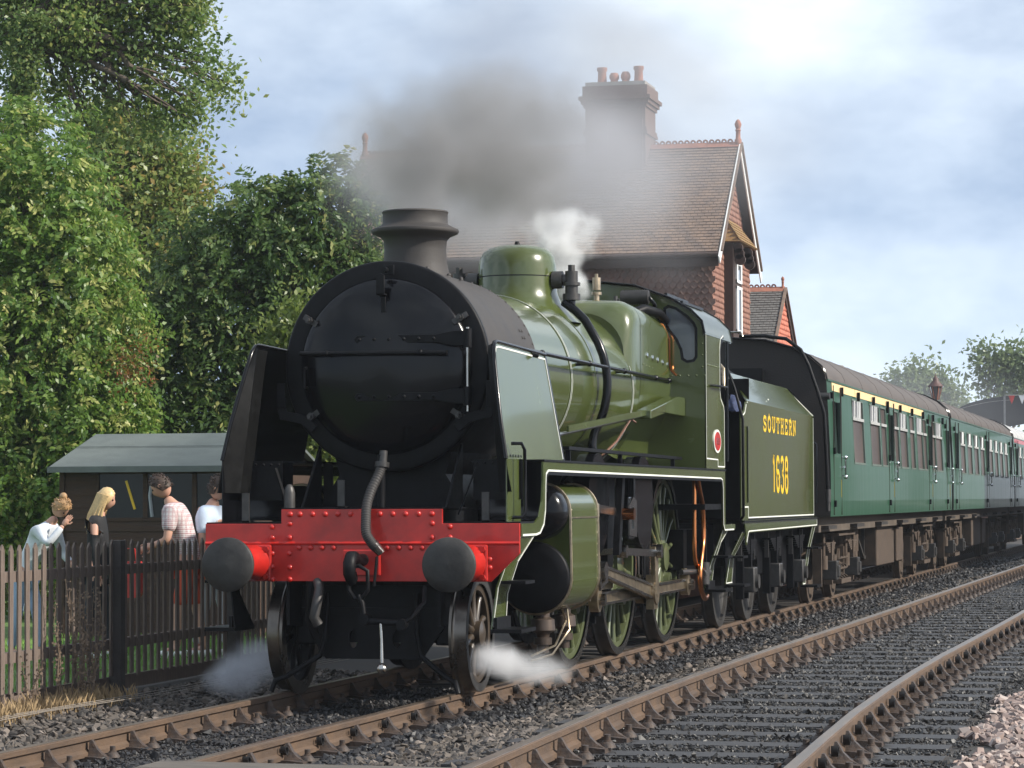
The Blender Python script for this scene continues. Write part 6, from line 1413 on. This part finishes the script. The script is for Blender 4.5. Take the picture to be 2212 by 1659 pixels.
mb = MB(); r3 = random.Random(4); me_ = meshesA[2]
t = thing('crew_elbow_cloth', 'crumpled blue checked cloth on the ledge between cab and tender', 'cloth', (1.2, 11.62, 2.56))
mb.loft([[(1.20+.07*math.cos(a)*f+.02*math.sin(3*a+k),11.66+.16*math.sin(a)*f+.02*math.cos(4*a),2.55+.045*k+.015*math.sin(5*a+k)) for a in np.linspace(0,6.28,15)[:-1]] for k, f in enumerate((1,1.05,.9,.7,.35))], cap=True); mb.build('cloth_folds', mat('blue_check', (.04,.055,.12), .9, var=.5, nscale=40), t)
# ================================================================== SMOKE, STEAM
def cloud(name, label, blobs, colr, dens, nscale, warp=.5, aniso=.2, lo=.35, hi=.7, pad=.1, cat='smoke'):
    m = bpy.data.materials.new(name+'_volume'); m.use_nodes = True; t = m.node_tree; t.nodes.clear(); A = t.nodes.new; K = t.links.new
    out = A('ShaderNodeOutputMaterial'); pv = A('ShaderNodeVolumePrincipled'); tcn = A('ShaderNodeTexCoord')
    nz = A('ShaderNodeTexNoise'); nz.inputs['Scale'].default_value = nscale*.8; nz.inputs['Detail'].default_value = 2; K(tcn.outputs['Object'], nz.inputs['Vector'])
    sb = A('ShaderNodeVectorMath'); sb.operation = 'SUBTRACT'; sb.inputs[1].default_value = (.5,.5,.5); K(nz.outputs['Color'], sb.inputs[0])
    sc_ = A('ShaderNodeVectorMath'); sc_.operation = 'SCALE'; sc_.inputs['Scale'].default_value = warp; K(sb.outputs[0], sc_.inputs[0])
    ad = A('ShaderNodeVectorMath'); ad.operation = 'ADD'; K(tcn.outputs['Object'], ad.inputs[0]); K(sc_.outputs[0], ad.inputs[1])
    prev = None; mn = Vector((1e9,)*3); mxv = -mn
    for c, r, d in blobs:
        s1 = A('ShaderNodeVectorMath'); s1.operation = 'SUBTRACT'; s1.inputs[1].default_value = c; K(ad.outputs[0], s1.inputs[0])
        d1 = A('ShaderNodeVectorMath'); d1.operation = 'DIVIDE'; d1.inputs[1].default_value = r; K(s1.outputs[0], d1.inputs[0])
        ln = A('ShaderNodeVectorMath'); ln.operation = 'LENGTH'; K(d1.outputs[0], ln.inputs[0])
        mr = A('ShaderNodeMapRange'); mr.interpolation_type = 'SMOOTHSTEP'; mr.inputs['From Min'].default_value = 0; mr.inputs['From Max'].default_value = 1; mr.inputs['To Min'].default_value = d; mr.inputs['To Max'].default_value = 0; K(ln.outputs['Value'], mr.inputs['Value'])
        if prev is not None: a2 = A('ShaderNodeMath'); a2.operation = 'ADD'; K(prev, a2.inputs[0]); K(mr.outputs[0], a2.inputs[1]); prev = a2.outputs[0]
        else: prev = mr.outputs[0]
        for i in range(3): mn[i] = min(mn[i], c[i]-r[i]); mxv[i] = max(mxv[i], c[i]+r[i])
    n2 = A('ShaderNodeTexNoise'); n2.inputs['Scale'].default_value = nscale; n2.inputs['Detail'].default_value = 4; n2.inputs['Roughness'].default_value = .55; K(ad.outputs[0], n2.inputs['Vector'])
    m2 = A('ShaderNodeMapRange'); m2.inputs['From Min'].default_value = lo; m2.inputs['From Max'].default_value = hi; m2.inputs['To Min'].default_value = .12; K(n2.outputs['Fac'], m2.inputs['Value'])
    f = A('ShaderNodeMath'); f.operation = 'MULTIPLY'; K(prev, f.inputs[0]); K(m2.outputs[0], f.inputs[1]); f2 = A('ShaderNodeMath'); f2.operation = 'MULTIPLY'; f2.inputs[1].default_value = dens; K(f.outputs[0], f2.inputs[0])
    K(f2.outputs[0], pv.inputs['Density']); pv.inputs['Color'].default_value = (*colr, 1); pv.inputs['Anisotropy'].default_value = aniso; K(pv.outputs[0], out.inputs['Volume'])
    o = MB().box(mn.x, mxv.x, mn.y, mxv.y, max(mn.z, -.16), mxv.z).build(name, m); tag(o, label, cat, kind='stuff'); return o
def B(u, v, d, ru, rv, rd, dens):
    c = W(u, v, d); k = d/6147.8; return (tuple(c), (ru*k, rd, rv*k), dens)
cloud('chimney_smoke', 'dark brown grey smoke pouring from the engine chimney', [
  B(897,445,24.3,75,45,.30,9), B(900,415,24.4,110,60,.45,6), B(870,385,24.6,150,90,.7,4.5), B(940,340,25.2,190,120,.9,5), B(1040,330,26,210,140,1.1,4.6), B(1110,390,26.8,180,130,1.2,3.4),
  B(960,230,26.5,210,115,1.1,1.7), B(1110,250,27.5,230,130,1.3,2.2), B(820,300,25.2,160,110,.9,2.0)], (.43,.42,.42), 1.15, 2.0, .9, lo=.34, hi=.70)
cloud('drifting_smoke', 'thin grey smoke drifting back over the station house roof', [
  B(1200,330,31,270,230,2.6,1.2), B(1310,400,33,270,210,3,1.15), B(1150,120,31,280,160,2.6,.30), B(1380,130,35,250,180,3.2,.50), B(1000,110,30,270,110,2.4,.14), B(1560,300,40,360,260,4,.14), B(1000,430,30,270,180,2.6,1.7), B(880,380,31,180,130,2.4,.9)], (.64,.635,.66), 1.2, .65, 1.6, lo=.28, hi=.68)
cloud('safety_valve_steam', 'white steam blowing off just behind the dome', [
  B(1232,600,28.9,40,60,.22,9), B(1222,540,28.9,70,70,.36,9), B(1190,500,28.9,85,60,.4,5), B(1240,490,29,60,55,.35,5)], (1,1,1), 2.2, 3.6, .55, cat='steam', lo=.36, hi=.66)
cloud('cylinder_steam', 'white steam drifting from the right hand cylinder drain cocks over the rail', [
  B(1080,1425,21.6,65,50,.25,12), B(1120,1440,21.8,85,45,.3,9), B(1180,1445,22.2,70,40,.3,4)], (.99,.98,.97), .95, 4.0, .3, cat='steam', lo=.3, hi=.6)
cloud('cylinder_steam', 'bluish steam low down left of the leading wheel', [
  B(525,1450,24.2,85,65,.4,6), B(500,1470,24.1,70,50,.35,5), B(560,1420,24.4,60,50,.35,5)], (.85,.87,.92), 1.2, 3.0, .35, cat='steam', lo=.3, hi=.65)

hz = bpy.data.materials.new('haze_volume'); hz.use_nodes = True; ht = hz.node_tree; ht.nodes.clear(); ho = ht.nodes.new('ShaderNodeOutputMaterial'); hv = ht.nodes.new('ShaderNodeVolumePrincipled')
hv.inputs['Density'].default_value = .00035; hv.inputs['Color'].default_value = (.86,.92,1,1); hv.inputs['Anisotropy'].default_value = .2; ht.links.new(hv.outputs[0], ho.inputs['Volume'])
tag(MB().box(-202,202,-62,402,-1.4,16.5).build('haze', hz), 'thin pale summer haze over the whole station', 'haze', kind='stuff')

cloud('distant_steam_haze', 'faint pale steam and stand-in haze hanging over the far platforms and footbridge', [B(2100,900,112,260,110,16,.012), B(2225,965,100,36,30,4,.16), B(1950,850,135,330,160,20,.018)], (.95,.97,1), .7, .12, 4, cat='steam', lo=.2, hi=.6)  # real steam at the right; wide blobs added as haze over the far trees
